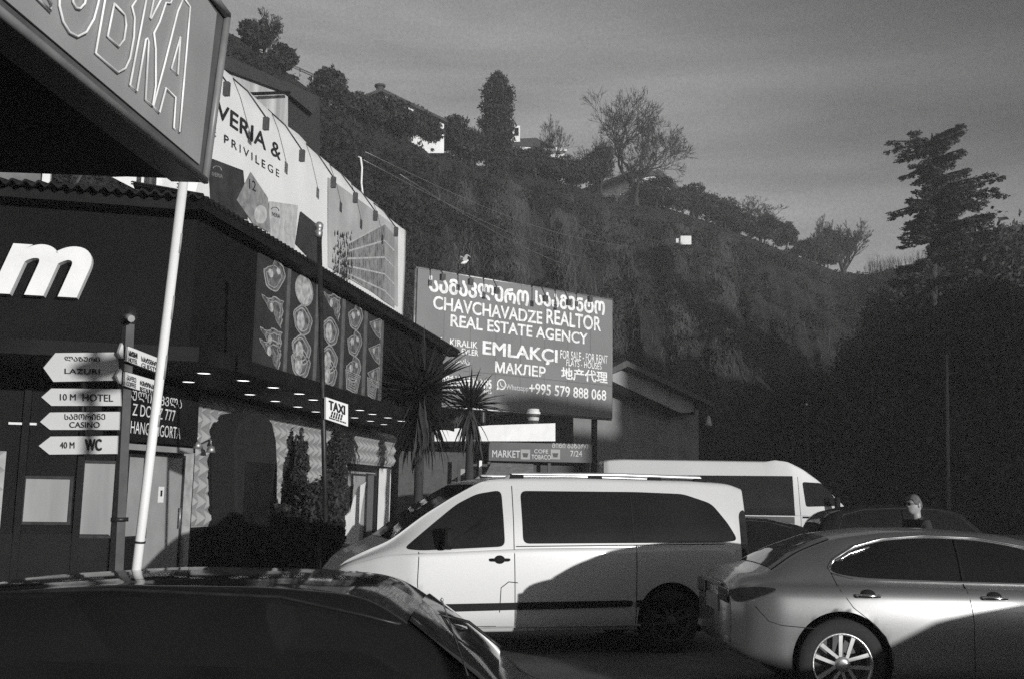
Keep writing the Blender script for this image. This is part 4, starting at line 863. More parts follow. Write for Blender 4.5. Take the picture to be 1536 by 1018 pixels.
# ---------------------------------------------------------------- overhead sign box at the top left
A1 = W(303, 274, 4.6); zS = A1.z; d0 = ray(0, 29); A0 = EYE + d0 * ((zS - EYE.z) / d0.z)
A2 = W(341, 24, 4.72)
PK = Pl(A0, A1 - A0, (A2 - A1) - (A1 - A0).normalized() * (A2 - A1).dot((A1 - A0).normalized()))
ub = (A1 - A0).length; An = A0 - (A1 - A0).normalized() * 1.4; hgt = 1.0
sx = thing('overhead_sign_box', 'dark overhead sign box with neon outlined Cyrillic letters at the upper left', 'sign box', A1)
b = MB(); 
bl_pts = [PK.pt(-1.4, 0, 0), PK.pt(ub, 0, 0), PK.hit(341, 24)]; top_r = PK.uz(341, 24); 
pts = [PK.pt(-1.4, 0), PK.pt(ub, 0), PK.hit(341, 24), PK.hit(300, -30), PK.pt(-1.4, 1.15)]
b.prism(pts, PK.n * -.14); fix(b.build('case', mat('sign_case', .1, .5, nscale=5), sx))
b = MB(); fin = [PK.pt(-1.3, .06), PK.pt(ub - .07, .06), PK.hit(322, 20, .006), PK.hit(290, -25, .006), PK.pt(-1.3, 1.05)]
b.prism([p + PK.n * .004 for p in fin], PK.n * .006); fix(b.build('face', mat('sign_face_grey', .33, .45, nscale=2.5, namp=.12), sx))
b = MB()
b.tube([PK.pt(-1.4, .01, .012), PK.pt(ub, .01, .012)], .018, 6); b.tube([PK.pt(ub, 0, .012), PK.hit(341, 24, .012)], .018, 6); b.tube([PK.hit(341, 24, .012), PK.hit(300, -30, .012)], .02, 6); b.build('rim', mat('sign_rim', .22, .4), sx)
neon_mat = mat('neon_tube', .85, .4)
def neon(lab_, *loops):
    b = MB()
    for lp_, closed in loops:
        pts = [PK.hit(x * .2947, y * .2947, .02) for x, y in lp_]
        if closed: pts.append(pts[0])
        b.tube(pts, .0042, 6, caps=True)
    b.build('neon_letter', neon_m, sx)
neon_m = neon_mat
neon('A', ([(935, -10), (968, 35), (955, 200), (917, 677), (885, 650), (895, 495), (845, 450), (812, 575), (780, 543), (835, 340), (905, 60), (935, -10)], False), ([(918, 190), (873, 350), (905, 383)], True))
neon('K', ([(800, -250), (745, 0), (662, 435), (697, 468), (742, 205), (750, 195), (757, 215), (741, 508), (777, 540), (793, 440), (793, 250), (784, 170), (812, 115), (845, 15), (868, 18), (930, -120), (900, -160), (835, -30), (768, 98), (764, 92), (830, -240), (800, -250)], False))
neon('B', ([(570, -210), (535, 0), (487, 270), (600, 370), (638, 350), (662, 300), (682, 190), (686, 90), (672, 35), (692, 5), (712, -80), (700, -160), (640, -200), (570, -210)], False), ([(582, 20), (548, 185), (605, 238), (632, 205), (643, 130), (636, 75), (582, 20)], False), ([(610, -130), (595, -40), (640, -20), (660, -80), (610, -130)], False))
neon('O', ([(305 + 0, -60), (303, 30), (322, 110), (355, 165), (395, 187), (440, 165), (478, 100), (500, 20), (520, -90), (490, -190), (400, -240), (330, -180), (305, -60)], False), ([(372, -60), (372, 10), (388, 40), (408, 45), (432, 20), (450, -60), (430, -130), (395, -140), (372, -60)], False))
neon('K', ([(120, -260), (180, -20), (258, 58), (262, 20), (190, -120), (262, -210), (225, -260), (165, -180), (150, -260), (120, -260)], False))
uc = thing('overhead_canopy', 'black flat canopy slab behind the overhead sign box', 'canopy', A1 - Vector((1, 0, 0)))
L1 = A1 + Vector((0, 0, .006)); b = MB(); far = W(-160, 272, 4.62); dz = (A1 - A0).normalized()
b.prism([A1 - PK.n * .15 - dz * .02 + Vector((0, 0, .01)), Vector((far.x, A1.y - .1, zS + .01)), Vector((far.x, An.y, zS + .01)), Vector((An.x - .15, An.y, zS + .01))], (0, 0, .12)); fix(b.build('slab', black, uc))
for yy in (4.3, 1.9): b = MB(); b.tube([(-3.9, yy, 0), (-3.9, yy, zS)], .05, 8); b.build('post', dsteel, uc)

# ---------------------------------------------------------------- plants in front of the restaurant
def palm(lab, base, head, leafL, n, seed, skirt):
    rnd = random.Random(seed); base = Vector(base); head = Vector(head); t = thing('palm_tree', lab, 'palm tree', base, group=None)
    segs = 9; MB().tube([base.lerp(head, i / segs) for i in range(segs + 1)], [.12 - .04 * i / segs + (.012 if i % 2 else 0) for i in range(segs + 1)], 10).build('trunk', bark, t)
    ms_ = []
    for v_ in range(4):
        b = MB(); w = .04; k = 7; vs2 = []
        for i in range(k + 1):
            s_ = i / k; ww = w * (1 - s_) ** .6 * (.6 + .8 * min(1, s_ * 4)) if i < k else .001; sag = -(.05 + .10 * v_) * s_ * s_
            vs2 += [(s_, -ww, sag + ww * .35), (s_, 0, sag), (s_, ww, sag + ww * .35)]
        fs_ = []
        for i in range(k): fs_ += [(i * 3, i * 3 + 1, i * 3 + 4, i * 3 + 3), (i * 3 + 1, i * 3 + 2, i * 3 + 5, i * 3 + 4)]
        b.add(vs2, fs_, True); ms_.append(b.mesh('leaf', mat('palm_leaf', .022, .5, nscale=3, namp=.4)))
    dead = ms_[3].copy(); dead.materials.clear(); dead.materials.append(mat('dead_palm_leaf', .03, .8, nscale=3, namp=.5))
    for i in range(n):
        s_ = rnd.random(); el = math.asin(min(1, 1.0 - 1.45 * (i / n) ** .85)) if i < n * .72 else -rnd.uniform(.55, 1.4)
        az = rnd.uniform(0, 2 * math.pi); me = ms_[rnd.randrange(3)] if i < n * .72 else dead
        o = bpy.data.objects.new('leaf', me); COL.objects.link(o); o.parent = t
        drop = 0 if i < n * .72 else rnd.uniform(0, skirt)
        p = head + Vector((0, 0, .05 - drop)); o.location = p - base
        L = leafL * rnd.uniform(.75, 1.1); o.scale = (L, L * .95, L)
        o.rotation_euler = (rnd.uniform(-.4, .4), -el, az)
    return t
hd = W(632, 592, 24.4); palm('tall spiky palm with a skirt of dead leaves in front of the restaurant end', (hd.x, hd.y, 0), hd, 1.4, 250, 5, .55)
hd = W(706, 613, 26.5); palm('smaller spiky palm with a bare thin trunk in front of the white parapet', (hd.x, hd.y, 0), hd, 1.0, 150, 6, .35)
for i, (x, top, bot, wd, L, lab) in enumerate([(451, 650, 800, 34, 7.7, 'tallest potted conifer cone in front of the relief tiled wall'), (434, 652, 800, 20, 8.0, 'slim potted conifer behind the tallest conifer cone'), (503, 640, 800, 28, 7.5, 'broad dark potted conifer just right of the taxi pole')]):
    pl_ = fac(L); q = pl_.hit(x, 720); b0 = Vector((q.x, q.y, .62)); hh = pl_.hit(x, top).z - .62
    leafy_tree('potted_conifer', lab, b0, hh, wd / 1600 * q.y * 1.15, 200 + i, 9000, .045, kind='cone' if i < 2 else 'column', trunk=.03, m=foliage)
    if i != 1:
        po_ = thing('planter', ['black square planter under the tallest conifer cone', '', 'black planter under the broad conifer right of the taxi pole'][i], 'planter', (q.x, q.y, 0))
        b = MB(); b.prism([Vector((q.x - .4, q.y - .4, 0)), Vector((q.x + .4, q.y - .4, 0)), Vector((q.x + .4, q.y + .4, 0)), Vector((q.x - .4, q.y + .4, 0))], (0, 0, .6)); fix(b.build('tub', mat('planter_black', .02, .35), po_, bevel=.02))
        b = MB(); b.prism([Vector((q.x - .43, q.y - .43, .6)), Vector((q.x + .43, q.y - .43, .6)), Vector((q.x + .43, q.y + .43, .6)), Vector((q.x - .43, q.y + .43, .6))], (0, 0, .05)); fix(b.build('rim', mat('planter_black', .02, .35), po_, bevel=.01))
for i, (x, top, wd, L, lab) in enumerate([(475, 718, 60, 7.2, 'low leafy bush between the conifers behind the taxi pole'), (498, 735, 30, 7.0, 'dark bush to the right of the taxi pole'), (430, 760, 50, 6.9, 'low dark bush before the entrance hood')]):
    pl_ = fac(L); q = pl_.hit(x, 780); hh = pl_.hit(x, top).z
    leafy_tree('bush', lab, Vector((q.x, q.y, 0)), hh, wd / 1600 * q.y * 1.2, 220 + i, 5000, .06, kind='bush')
# pavement and kerb along the restaurant
b = MB(); c = fac(5.6); b.prism([c.pt(4, 0), c.pt(40, 0), F90.pt(40, 0), F90.pt(4, 0)], (0, 0, .13)); tag(fix(b.build('pavement', concrete)), kind='structure')
# ---------------------------------------------------------------- vehicles
class Body:
    """half section at every station; x from the rear bumper forwards, y outwards, z up"""
    def __init__(s, L, zr, zb, zs, w, wr, smooth=.05, tumble=.9, arches=(), boxy=0):
        s.L = L; s.x = np.arange(-.5, L + .5, .01); k = np.arange(-30, 31) * .01; g_ = np.exp(-.5 * (k / max(smooth, .001)) ** 2); g_ /= g_.sum()
        def prof(p):
            y = np.interp(s.x, [q[0] for q in p], [q[1] for q in p]); yp = np.pad(y, 30, mode='edge'); return np.convolve(yp, g_, mode='valid')
        s.zr, s.zb, s.zs, s.w, s.wr = map(prof, (zr, zb, zs, w, wr)); s.tumble = tumble; s.arches = arches; s.boxy = boxy
    def at(s, a, x): return float(np.interp(x, s.x, a))
    def section(s, x, n=4):
        bx = s.boxy * (1 if x < s.L * .6 else max(.32, 1 - (x - s.L * .6) * 2.2)) if s.boxy else 0
        zr, zb, zs, w, wr = (s.at(a, x) for a in (s.zr, s.zb, s.zs, s.w, s.wr)); zb = min(zb, zr - .03); h = zb - zs; d = min(.05, .6 * (zr - zb)); wr = min(wr, w * s.tumble - .01)
        if s.boxy:
            P = [(.93 * w, zs), (.985 * w, zs + .12 * h), (.998 * w, zs + .4 * h), (w, zs + .7 * h), (.99 * w, zb - .04), (.975 * w, zb), (.972 * w + .0, zb + .02 * (zr - zb)), (.3 * wr + .7 * .965 * w, zb + .4 * (zr - zb)), (wr, zr - bx - .01), (wr - bx * .3, zr - bx * .35), (wr - bx * 1.0, zr - .2 * bx), (wr * .5, zr - .004), (0, zr)]
        else:
            P = [(.9 * w, zs), (.972 * w, zs + .08 * h), (.99 * w, zs + .33 * h), (w, zs + .62 * h), (.99 * w, zs + .80 * h), (.972 * w, zs + .885 * h), (.935 * w, zs + .95 * h), (s.tumble * w, zb), (wr + (s.tumble * w - wr) * .5 + .02 * min(1, (zr - zb) * 4), zb + .5 * (zr - d - zb)), (wr, zr - d), (wr - .09, zr - d * .42), (wr * .5, zr - d * .1), (0, zr)]
        out = []
        m = len(P)
        for i in range(m - 1):
            p0, p1, p2, p3 = P[max(i - 1, 0)], P[i], P[i + 1], P[min(i + 2, m - 1)]
            for j in range(n):
                t = j / n
                out.append(tuple(.5 * (2 * p1[k] + (p2[k] - p0[k]) * t + (2 * p0[k] - 5 * p1[k] + 4 * p2[k] - p3[k]) * t * t + (3 * p1[k] - p0[k] - 3 * p2[k] + p3[k]) * t ** 3) for k in (0, 1)))
        out.append(P[-1]); return out
    def S(s, x, z):
        sec = s.section(x); zz = [sec[0][1]]; yy = [sec[0][0]]
        for y, zc in sec[1:]:
            if zc > zz[-1] + 1e-4: zz.append(zc); yy.append(y)
        return float(np.interp(z, zz, yy))
    def shell(s):
        xs = sorted(set([round(v, 3) for v in list(np.arange(0, s.L, .035)) + [.01, .02, s.L - .01, s.L - .02, s.L]])); secs = [s.section(x) for x in xs]; m = len(secs[0])
        V_ = []; F_ = []
        for sd in (1, -1):
            k0 = len(V_)
            P = [[x, y, z] for x, sec in zip(xs, secs) for y, z in sec]
            inside = [False] * len(P)
            for ax_, az_, ar in s.arches:
                for i, p in enumerate(P):
                    if p[1] > .5 and math.hypot(p[0] - ax_, p[2] - az_) < ar: inside[i] = True
            keep = []
            for i in range(len(xs) - 1):
                for j in range(m - 1):
                    q = (i * m + j, (i + 1) * m + j, (i + 1) * m + j + 1, i * m + j + 1)
                    if not all(inside[a] for a in q): keep.append(q)
            for i, p in enumerate(P):
                if inside[i]:
                    for ax_, az_, ar in s.arches:
                        dd = math.hypot(p[0] - ax_, p[2] - az_)
                        if dd < ar and dd > 1e-6: p[0] = ax_ + (p[0] - ax_) * ar / dd; p[2] = az_ + (p[2] - az_) * ar / dd
                V_.append((p[0], p[1] * sd, p[2]))
            F_ += [tuple(a + k0 for a in (q if sd < 0 else q[::-1])) for q in keep]
            # inner arch returns
        half = len(xs) * m
        for i in (0, len(xs) - 1):                    # end plates
            for j in range(m - 1): F_.append((i * m + j, i * m + j + 1, half + i * m + j + 1, half + i * m + j))
        for i in range(len(xs) - 1): F_.append((i * m, (i + 1) * m, half + (i + 1) * m, half + i * m)) if not any(abs(xs[i] - a[0]) < a[2] for a in s.arches) else None
        b = MB(); b.add(V_, F_, True); return b
    def patch(s, poly, off, sides=(1, -1), step=.06):
        from mathutils.geometry import delaunay_2d_cdt
        b = MB(); dense = []
        for i in range(len(poly)):
            a, c = Vector(poly[i]), Vector(poly[(i + 1) % len(poly)]); n = max(1, int((c - a).length / step))
            dense += [a.lerp(c, k / n) for k in range(n)]
        xs = [p.x for p in dense]; zs = [p.y for p in dense]; pts = list(dense)
        x = min(xs) + step / 2
        while x < max(xs):
            z = min(zs) + step / 2
            while z < max(zs):
                if min((x - p.x) ** 2 + (z - p.y) ** 2 for p in dense) > (step * .35) ** 2: pts.append(Vector((x, z)))
                z += step
            x += step
        cl = [dense[0]]
        for p in dense[1:]:
            if (p - cl[-1]).length > .004: cl.append(p)
        if (cl[-1] - cl[0]).length < .004: cl.pop()
        pts = cl + pts[len(dense):]; dense = cl
        vv, _, ff, *_r = delaunay_2d_cdt(pts, [], [list(range(len(dense)))], 1, 1e-5)
        used = sorted({i for f in ff for i in f}); rm_ = {o_: n_ for n_, o_ in enumerate(used)}; vv = [vv[i] for i in used]; ff = [[rm_[i] for i in f] for f in ff]
        out = Many()
        for sd in sides:
            out.append(MB().add([(v.x, sd * (s.S(v.x, v.y) + off), v.y) for v in vv], [tuple(f if sd < 0 else f[::-1]) for f in ff], True))
        return out
    def line(s, pts, r, off=0.0, sides=(1, -1), seg=5):
        b = MB(); d = []
        for i in range(len(pts) - 1):
            a, c = Vector(pts[i]), Vector(pts[i + 1]); n = max(1, int((c - a).length / .06)); d += [a.lerp(c, k / n) for k in range(n)]
        d.append(Vector(pts[-1]))
        return Many([MB().tube([(p.x, sd * (s.S(p.x, p.y) + off), p.y) for p in d], r, seg) for sd in sides])
    def top(s, x0, x1, f0, f1, off=.006, ny=14, nx=14, mid=None):
        """patch over the upper surface from x0 to x1; half width fractions f0 at x0 and f1 at x1 of the roof edge"""
        b = MB(); vs_ = []
        for i in range(nx + 1):
            k = i / nx; x = x0 + (x1 - x0) * k; sec = s.section(x); ys = [p[0] for p in sec][::-1]; zs = [p[1] for p in sec][::-1]; hw = (f0 + (f1 - f0) * k) * s.at(s.wr, x)
            for j in range(-ny, ny + 1):
                y = hw * j / ny; z = float(np.interp(abs(y), ys, zs)); slope = (s.at(s.zr, x + .02) - s.at(s.zr, x - .02)) / .04
                nrm = Vector((-slope, 0, 1)).normalized(); vs_.append(Vector((x, y, z)) + nrm * off)
        m = 2 * ny + 1; b.add(vs_, [(i * m + j, (i + 1) * m + j, (i + 1) * m + j + 1, i * m + j + 1) for i in range(nx) for j in range(m - 1)], True); return b
def smooth_poly(pts, it=2, r=.07):
    """rounds the corners of an outline, straight edges stay straight"""
    out = []; n = len(pts)
    for i in range(n):
        p, a, c = Vector(pts[i]), Vector(pts[i - 1]), Vector(pts[(i + 1) % n]); ra = min(r, (a - p).length * .45); rc = min(r, (c - p).length * .45)
        A = p + (a - p).normalized() * ra; C_ = p + (c - p).normalized() * rc
        for k in range(5): t = k / 4; out.append(tuple(A * (1 - t) ** 2 + p * 2 * t * (1 - t) + C_ * t * t))
    return out
def chaikin(pts, it=2):
    for _ in range(it):
        q = []
        for i in range(len(pts)):
            a, c = pts[i], pts[(i + 1) % len(pts)]; q += [(a[0] * .75 + c[0] * .25, a[1] * .75 + c[1] * .25), (a[0] * .25 + c[0] * .75, a[1] * .25 + c[1] * .75)]
        pts = q
    return pts
tyre_m = mat('tyre_rubber', .018, .85, nscale=20); rim_m = mat('alloy_rim', .62, .3, metal=.75, nscale=8, namp=.08); rim_d = mat('rim_dark_face', .05, .4); chrome = mat('chrome_trim', .7, .18, metal=1, nscale=4, namp=.05)
well = mat('wheel_well', .01, .95); seam = mat('panel_gap', .012, .9); plast = mat('black_plastic', .012, .7, spec=.12)
def wheel(par, x, y, z, r, rim_r, spokes, side, m_r=None, w=.21):
    O_ = Vector((x, y, z)); ax = (Vector((1, 0, 0)), Vector((0, 0, 1)), Vector((0, side, 0)))
    ty = MB().lathe([(rim_r * .98, -w), (r * .96, -w), (r, -w + .03), (r, -.03), (r * .965, -.005), (rim_r * 1.12, .004), (rim_r * 1.02, -.004)], O_, 48, ax).build('tyre', tyre_m, par, local=True)
    rm = MB().lathe([(rim_r * 1.03, -.006), (rim_r * 1.03, .004), (rim_r * .97, .004), (rim_r * .93, -.03), (rim_r * .9, -.12)], O_, 48, ax).build('rim', m_r or rim_m, par, local=True)
    b = MB().lathe([(rim_r * .92, -.10), (.001, -.10)], O_, 32, ax); b.build('brake_disc', rim_d, rm, local=True)
    for i in range(spokes):
        a = 2 * math.pi * i / spokes + .12
        for s_ in (-1, 1):
            da = s_ * .10; rad = lambda rr, an: O_ + ax[0] * (math.cos(an) * rr) + ax[1] * (math.sin(an) * rr)
            p = [rad(.05, a + s_ * .25), rad(.05, a + s_ * .8), rad(rim_r * .95, a + s_ * .30), rad(rim_r * .95, a + s_ * .16)]
            b = MB(); b.prism([q + ax[2] * -.004 for q in p], ax[2] * -.025); fix(b.build('spoke', m_r or rim_m, rm, local=True))
    MB().lathe([(.062, -.03), (.06, .0), (.03, .006), (.001, .006)], O_, 20, ax).build('hub_cap', m_r or rim_m, rm, local=True)
    b = MB()
    for i in range(5): a = 2 * math.pi * i / 5; b.lathe([(.011, -.03), (.011, -.004), (.001, -.004)], O_ + ax[0] * math.cos(a) * .085 + ax[1] * math.sin(a) * .085, 8, ax)
    b.build('wheel_bolt', plast, rm, local=True)
def arch_liner(par, body, wy=.42):
    for ax_, az_, ar in body.arches:
        for sd in (1, -1):
            y1 = sd * (body.S(ax_, az_ + ar) - .012); b = MB(); n = 20; vs_ = []
            for i in range(n + 1):
                a = math.pi * (-.12 + 1.24 * i / n); vs_ += [(ax_ + math.cos(a) * ar * 1.005, sd * (body.S(ax_ + math.cos(a) * ar, max(az_ + math.sin(a) * ar, .25)) - .004), az_ + math.sin(a) * ar * 1.005), (ax_ + math.cos(a) * ar, sd * wy, az_ + math.sin(a) * ar)]
            fs = [(2 * i, 2 * i + 1, 2 * i + 3, 2 * i + 2) for i in range(n)]; k = len(vs_); vs_.append((ax_, sd * wy, az_)); fs += [(2 * i + 1, k, 2 * i + 3) for i in range(n)]
            b.add(vs_, fs, True); b.build('wheel_well', well, par, local=True)
def door_handle(par, body, x, z, L=.2, m_=None, sides=(1, -1)):
    for sd in sides:
        y = body.S(x, z); b = MB(); ax = (Vector((1, 0, 0)), Vector((0, sd, 0)), Vector((0, 0, 1)))
        pts = [(x - L / 2, y - .01), (x - L / 2 + .02, y + .03), (x, y + .04), (x + L / 2 - .02, y + .03), (x + L / 2, y - .01)]
        b.tube([(p[0], sd * p[1], z) for p in pts], [.012, .016, .017, .016, .012], 8)
        h_ = b.build('handle', m_ or chrome, par, local=True)
        c = MB(); c.lathe([(.001, .004), (.042, .003), (.05, -.01)], (x, sd * y, z), 16, (Vector((1.35, 0, 0)), Vector((0, 0, 1)), Vector((0, sd, 0)))); c.build('recess', plast, h_, local=True)

# silver sedan
silver = mat('silver_metallic', .34, .34, metal=.88, nscale=300, namp=.10, coat=.5)
sed = thing('silver_sedan', 'silver metallic sedan with tinted glass and chrome window trim parked at the lower right', 'car', (1.83, 9.7, 0), 0)
sb_ = Body(4.9, zr=[(0, .93), (.04, 1.0), (.12, 1.045), (.30, 1.06), (.58, 1.23), (.93, 1.36), (1.34, 1.415), (1.82, 1.425), (2.4, 1.39), (2.8, 1.31), (3.4, 1.03), (3.6, .98), (4.4, .86), (4.75, .72), (4.9, .6)],
           zb=[(0, .88), (.3, .975), (1.2, 1.0), (2.5, .985), (3.6, .93), (4.4, .8), (4.9, .52)], zs=[(0, .44), (.08, .38), (.5, .27), (.8, .19), (4.2, .19), (4.9, .3)],
           w=[(0, .70), (.03, .78), (.12, .845), (.35, .893), (.9, .915), (2.5, .92), (4.2, .9), (4.6, .8), (4.85, .6), (4.9, .5)],
           wr=[(0, .70), (.3, .72), (.7, .56), (1.1, .56), (2.4, .585), (3, .62), (3.6, .74), (4.4, .68), (4.9, .45)], tumble=.885, arches=[(.86, .37, .40), (3.70, .37, .40)])
fix(sb_.shell().build('body', silver, sed, local=True)); arch_liner(sed, sb_)
for x in (.86, 3.70):
    for sd in (1, -1): wheel(sed, x, sd * .895, .355, .355, .238, 5, sd)
mv = lambda p: [(x - .115, z) for x, z in p]
win = chaikin(mv([(.93, 1.075), (.98, 1.15), (1.18, 1.26), (1.42, 1.325), (1.76, 1.355), (2.2, 1.345), (2.6, 1.28), (3.05, 1.12), (3.3, 1.01), (2.5, 1.01), (1.97, 1.015), (1.3, 1.025), (1.08, 1.04)]), 2)
sb_.patch(win, .004).build('side_window', glass_dark, sed, local=True)
sb_.line(mv([(.93, 1.10), (.99, 1.17), (1.18, 1.275), (1.42, 1.34), (1.76, 1.37), (2.2, 1.36), (2.6, 1.295), (3.05, 1.13), (3.3, 1.01)]), .011, .006).build('chrome_trim', chrome, sed, local=True)
sb_.line(mv([(.93, 1.10), (.95, 1.06), (1.08, 1.025), (1.3, 1.008), (1.97, 1.0), (2.5, .995), (3.3, .995)]), .008, .004).build('belt_trim', chrome, sed, local=True)
sb_.line(mv([(1.0, 1.15), (1.12, 1.215), (1.3, 1.27)]), .014, .01).build('window_reflector', chrome, sed, local=True)
MBp = sb_.line(mv([(2.0, 1.0), (2.03, .74), (2.03, .32)]), .004, -.001); MBp.build('door_seam', seam, sed, local=True)
sb_.line(mv([(.94, 1.06), (.98, .93), (1.07, .80), (1.2, .70), (1.32, .58), (1.38, .44), (1.38, .3)]), .004, -.001).build('door_seam', seam, sed, local=True)
sb_.line(mv([(3.0, .96), (3.05, .7), (3.03, .3)]), .004, -.001).build('door_seam', seam, sed, local=True)
sb_.line([(.18, .79), (.28, .68), (.38, .65), (.66, .63)], .004, -.001).build('bumper_seam', seam, sed, local=True)
sb_.line(mv([(2.0, 1.02), (2.02, 1.34)]), .012, .004).build('window_pillar', plast, sed, local=True)
tl = smooth_poly([(.0, .87), (.05, .92), (.2, .945), (.37, .94), (.29, .90), (.17, .855), (.03, .81)], 1)
sb_.patch(tl, .016).build('tail_light', mat('tail_light_lens', .018, .14, nscale=9, namp=.4), sed, local=True)
for sd in (1, -1): MB().box((-.012, sd * .5, .86), (.02, .38, .12)).build('tail_light', MATS['tail_light_lens'], sed, local=True, bevel=.02)
b = MB(); b.box((-.01, 0, .93), (.025, .9, .03)); b.build('chrome_trim', chrome, sed, local=True)
b = MB(); b.box((-.005, 0, .76), (.02, .54, .13)); b.build('number_plate', print_grey, sed, local=True)  # plate kept grey, its shade put into the colour
for sd in (1, -1): MB().box((.0, sd * .62, .5), (.03, .16, .05)).build('reflector', mat('reflector', .4, .2), sed, local=True)
sb_.top(.36, .90, .92, .86).build('rear_window', glass_dark, sed, local=True); sb_.top(2.75, 3.45, .9, .95).build('windscreen', glass_dark, sed, local=True)
for x, z in ((1.08, .895), (2.1, .895)): door_handle(sed, sb_, x, z, .21)
hl_ = smooth_poly([(4.25, .76), (4.7, .68), (4.85, .6), (4.5, .62), (4.3, .66)], 1); sb_.patch(hl_, .005).build('headlight', glass_dark, sed, local=True)
for sd in (1, -1): MB().box((3.02, sd * .98, 1.02), (.1, .2, .13)).build('mirror', silver, sed, local=True, bevel=.03)

# white van
vwhite = mat('white_car_paint', .54, .42, nscale=.7, namp=.04, coat=.4)
van = thing('white_minivan', 'white passenger van with black side windows and roof rails parked side on', 'van', (2.45, 12.97, 0), R(195))
vb = Body(4.6, zr=[(-.1, 1.76), (.0, 1.79), (.15, 1.845), (.6, 1.865), (2.0, 1.87), (2.8, 1.85), (3.05, 1.80), (3.35, 1.63), (3.65, 1.44), (4.0, 1.17), (4.25, 1.06), (4.48, .94), (4.6, .74)],
          zb=[(0, 1.15), (2.6, 1.1), (3.6, 1.05), (4.05, 1.02), (4.5, .88), (4.75, .6)], zs=[(0, .33), (.5, .25), (4.0, .25), (4.4, .25), (4.75, .3)],
          w=[(-.1, .86), (0, .885), (.06, .92), (.3, .945), (3.8, .95), (4.15, .87), (4.45, .72), (4.6, .5)], wr=[(0, .76), (.3, .79), (2.8, .78), (3.3, .74), (3.9, .72), (4.3, .66), (4.75, .45)], smooth=.06, arches=[(.95, .36, .39), (3.93, .36, .39)], boxy=.10)
fix(vb.shell().build('body', vwhite, van, local=True)); arch_liner(van, vb)
for x in (.95, 3.93):
    for sd in (1, -1): wheel(van, x, sd * .92, .335, .335, .21, 5, sd, m_r=mat('shaded_wheel_cover', .06, .5))  # wheel covers darkened to stand in for the shade low on the van
vb.patch(smooth_poly([(3.88, 1.09), (3.62, 1.30), (3.31, 1.55), (3.1, 1.66), (2.84, 1.705), (2.82, 1.12), (3.3, 1.095), (3.7, 1.075)], 1), .012).build('front_side_window', glass_dark, van, local=True)
b = vb.patch([(2.865, 1.68), (2.865, 1.14), (2.80, 1.14), (2.775, 1.71)], .003); 
vb.patch(smooth_poly([(2.63, 1.70), (1.31, 1.712), (.75, 1.70), (.42, 1.60), (.24, 1.38), (.13, 1.2), (.3, 1.18), (1.3, 1.165), (2.62, 1.15)], 1), .004).build('rear_side_window', glass_dark, van, local=True)
for p in ([(2.72, 1.75), (2.72, 1.1), (2.70, .28)], [(3.73, 1.06), (3.74, .75), (3.70, .45)], [(2.70, 1.12), (.3, 1.16)], [(1.35, 1.14), (1.36, .3)], [(2.9, .25 + .06), (3.55, .31)], [(2.68, .75), (2.78, .76), (2.86, .7), (2.87, .45)]):
    vb.line(p, .0055, -.001).build('panel_seam', seam, van, local=True)
vb.line([(1.38, 1.17), (1.38, 1.69)], .006, .004).build('window_seam', seam, van, local=True)
vb.patch(smooth_poly([(3.66, .475), (3.66, .525), (3.60, .54), (1.4, .565), (1.4, .50), (3.60, .46)], 1), .016).build('rub_strip', plast, van, local=True)
vb.patch([(1.36, .565), (.6, .575), (.6, .51), (1.36, .50)], .016).build('rub_strip', plast, van, local=True)
vb.line([(3.6, .30), (1.3, .30)], .012, .002).build('sill_trim', mat('sill_grey', .3, .5), van, local=True)
for x in (2.88,): door_handle(van, vb, x, .985, .22, plast)
vb.line([(3.84, .745), (3.89, .745)], .014, .0).build('side_indicator', print_grey, van, local=True)
vb.patch(smooth_poly([(.0, 1.55), (.09, 1.5), (.09, .95), (.0, .9)], 1), .006).build('tail_light', mat('tail_light_lens', .03, .12), van, local=True)
for sd in (1, -1):
    zr_ = 1.885; b = MB(); b.tube([(.45, sd * .70, 1.84), (.5, sd * .7, zr_), (1.5, sd * .70, zr_ + .01), (2.7, sd * .70, zr_ - .01), (2.78, sd * .70, 1.82)], .021, 8); r_ = b.build('roof_rail', mat('rail_grey', .6, .35, metal=.5), van, local=True)
    for x in (.5, 1.05, 1.75, 2.65): b = MB(); b.box((x, sd * .70, 1.855), (.16, .045, .05)); b.build('rail_foot', plast, r_, local=True, bevel=.01)
for sd in (1, -1): MB().box((3.45, sd * 1.02, 1.20), (.12, .17, .22)).build('mirror', plast, van, local=True, bevel=.04)
vb.top(3.12, 4.0, .93, .96).build('windscreen', glass_dark, van, local=True)
b = MB(); b.box((-.005, 0, 1.5), (.03, 1.36, .42)); b.build('rear_window', glass_dark, van, local=True, bevel=.02)
b = MB(); b.box((-.03, 0, .5), (.1, 1.6, .2)); b.build('rear_bumper', plast, van, local=True, bevel=.04)
vb.patch(smooth_poly([(4.3, .88), (4.5, .80), (4.55, .70), (4.35, .68)], 1), .008).build('headlight', glass_dark, van, local=True)

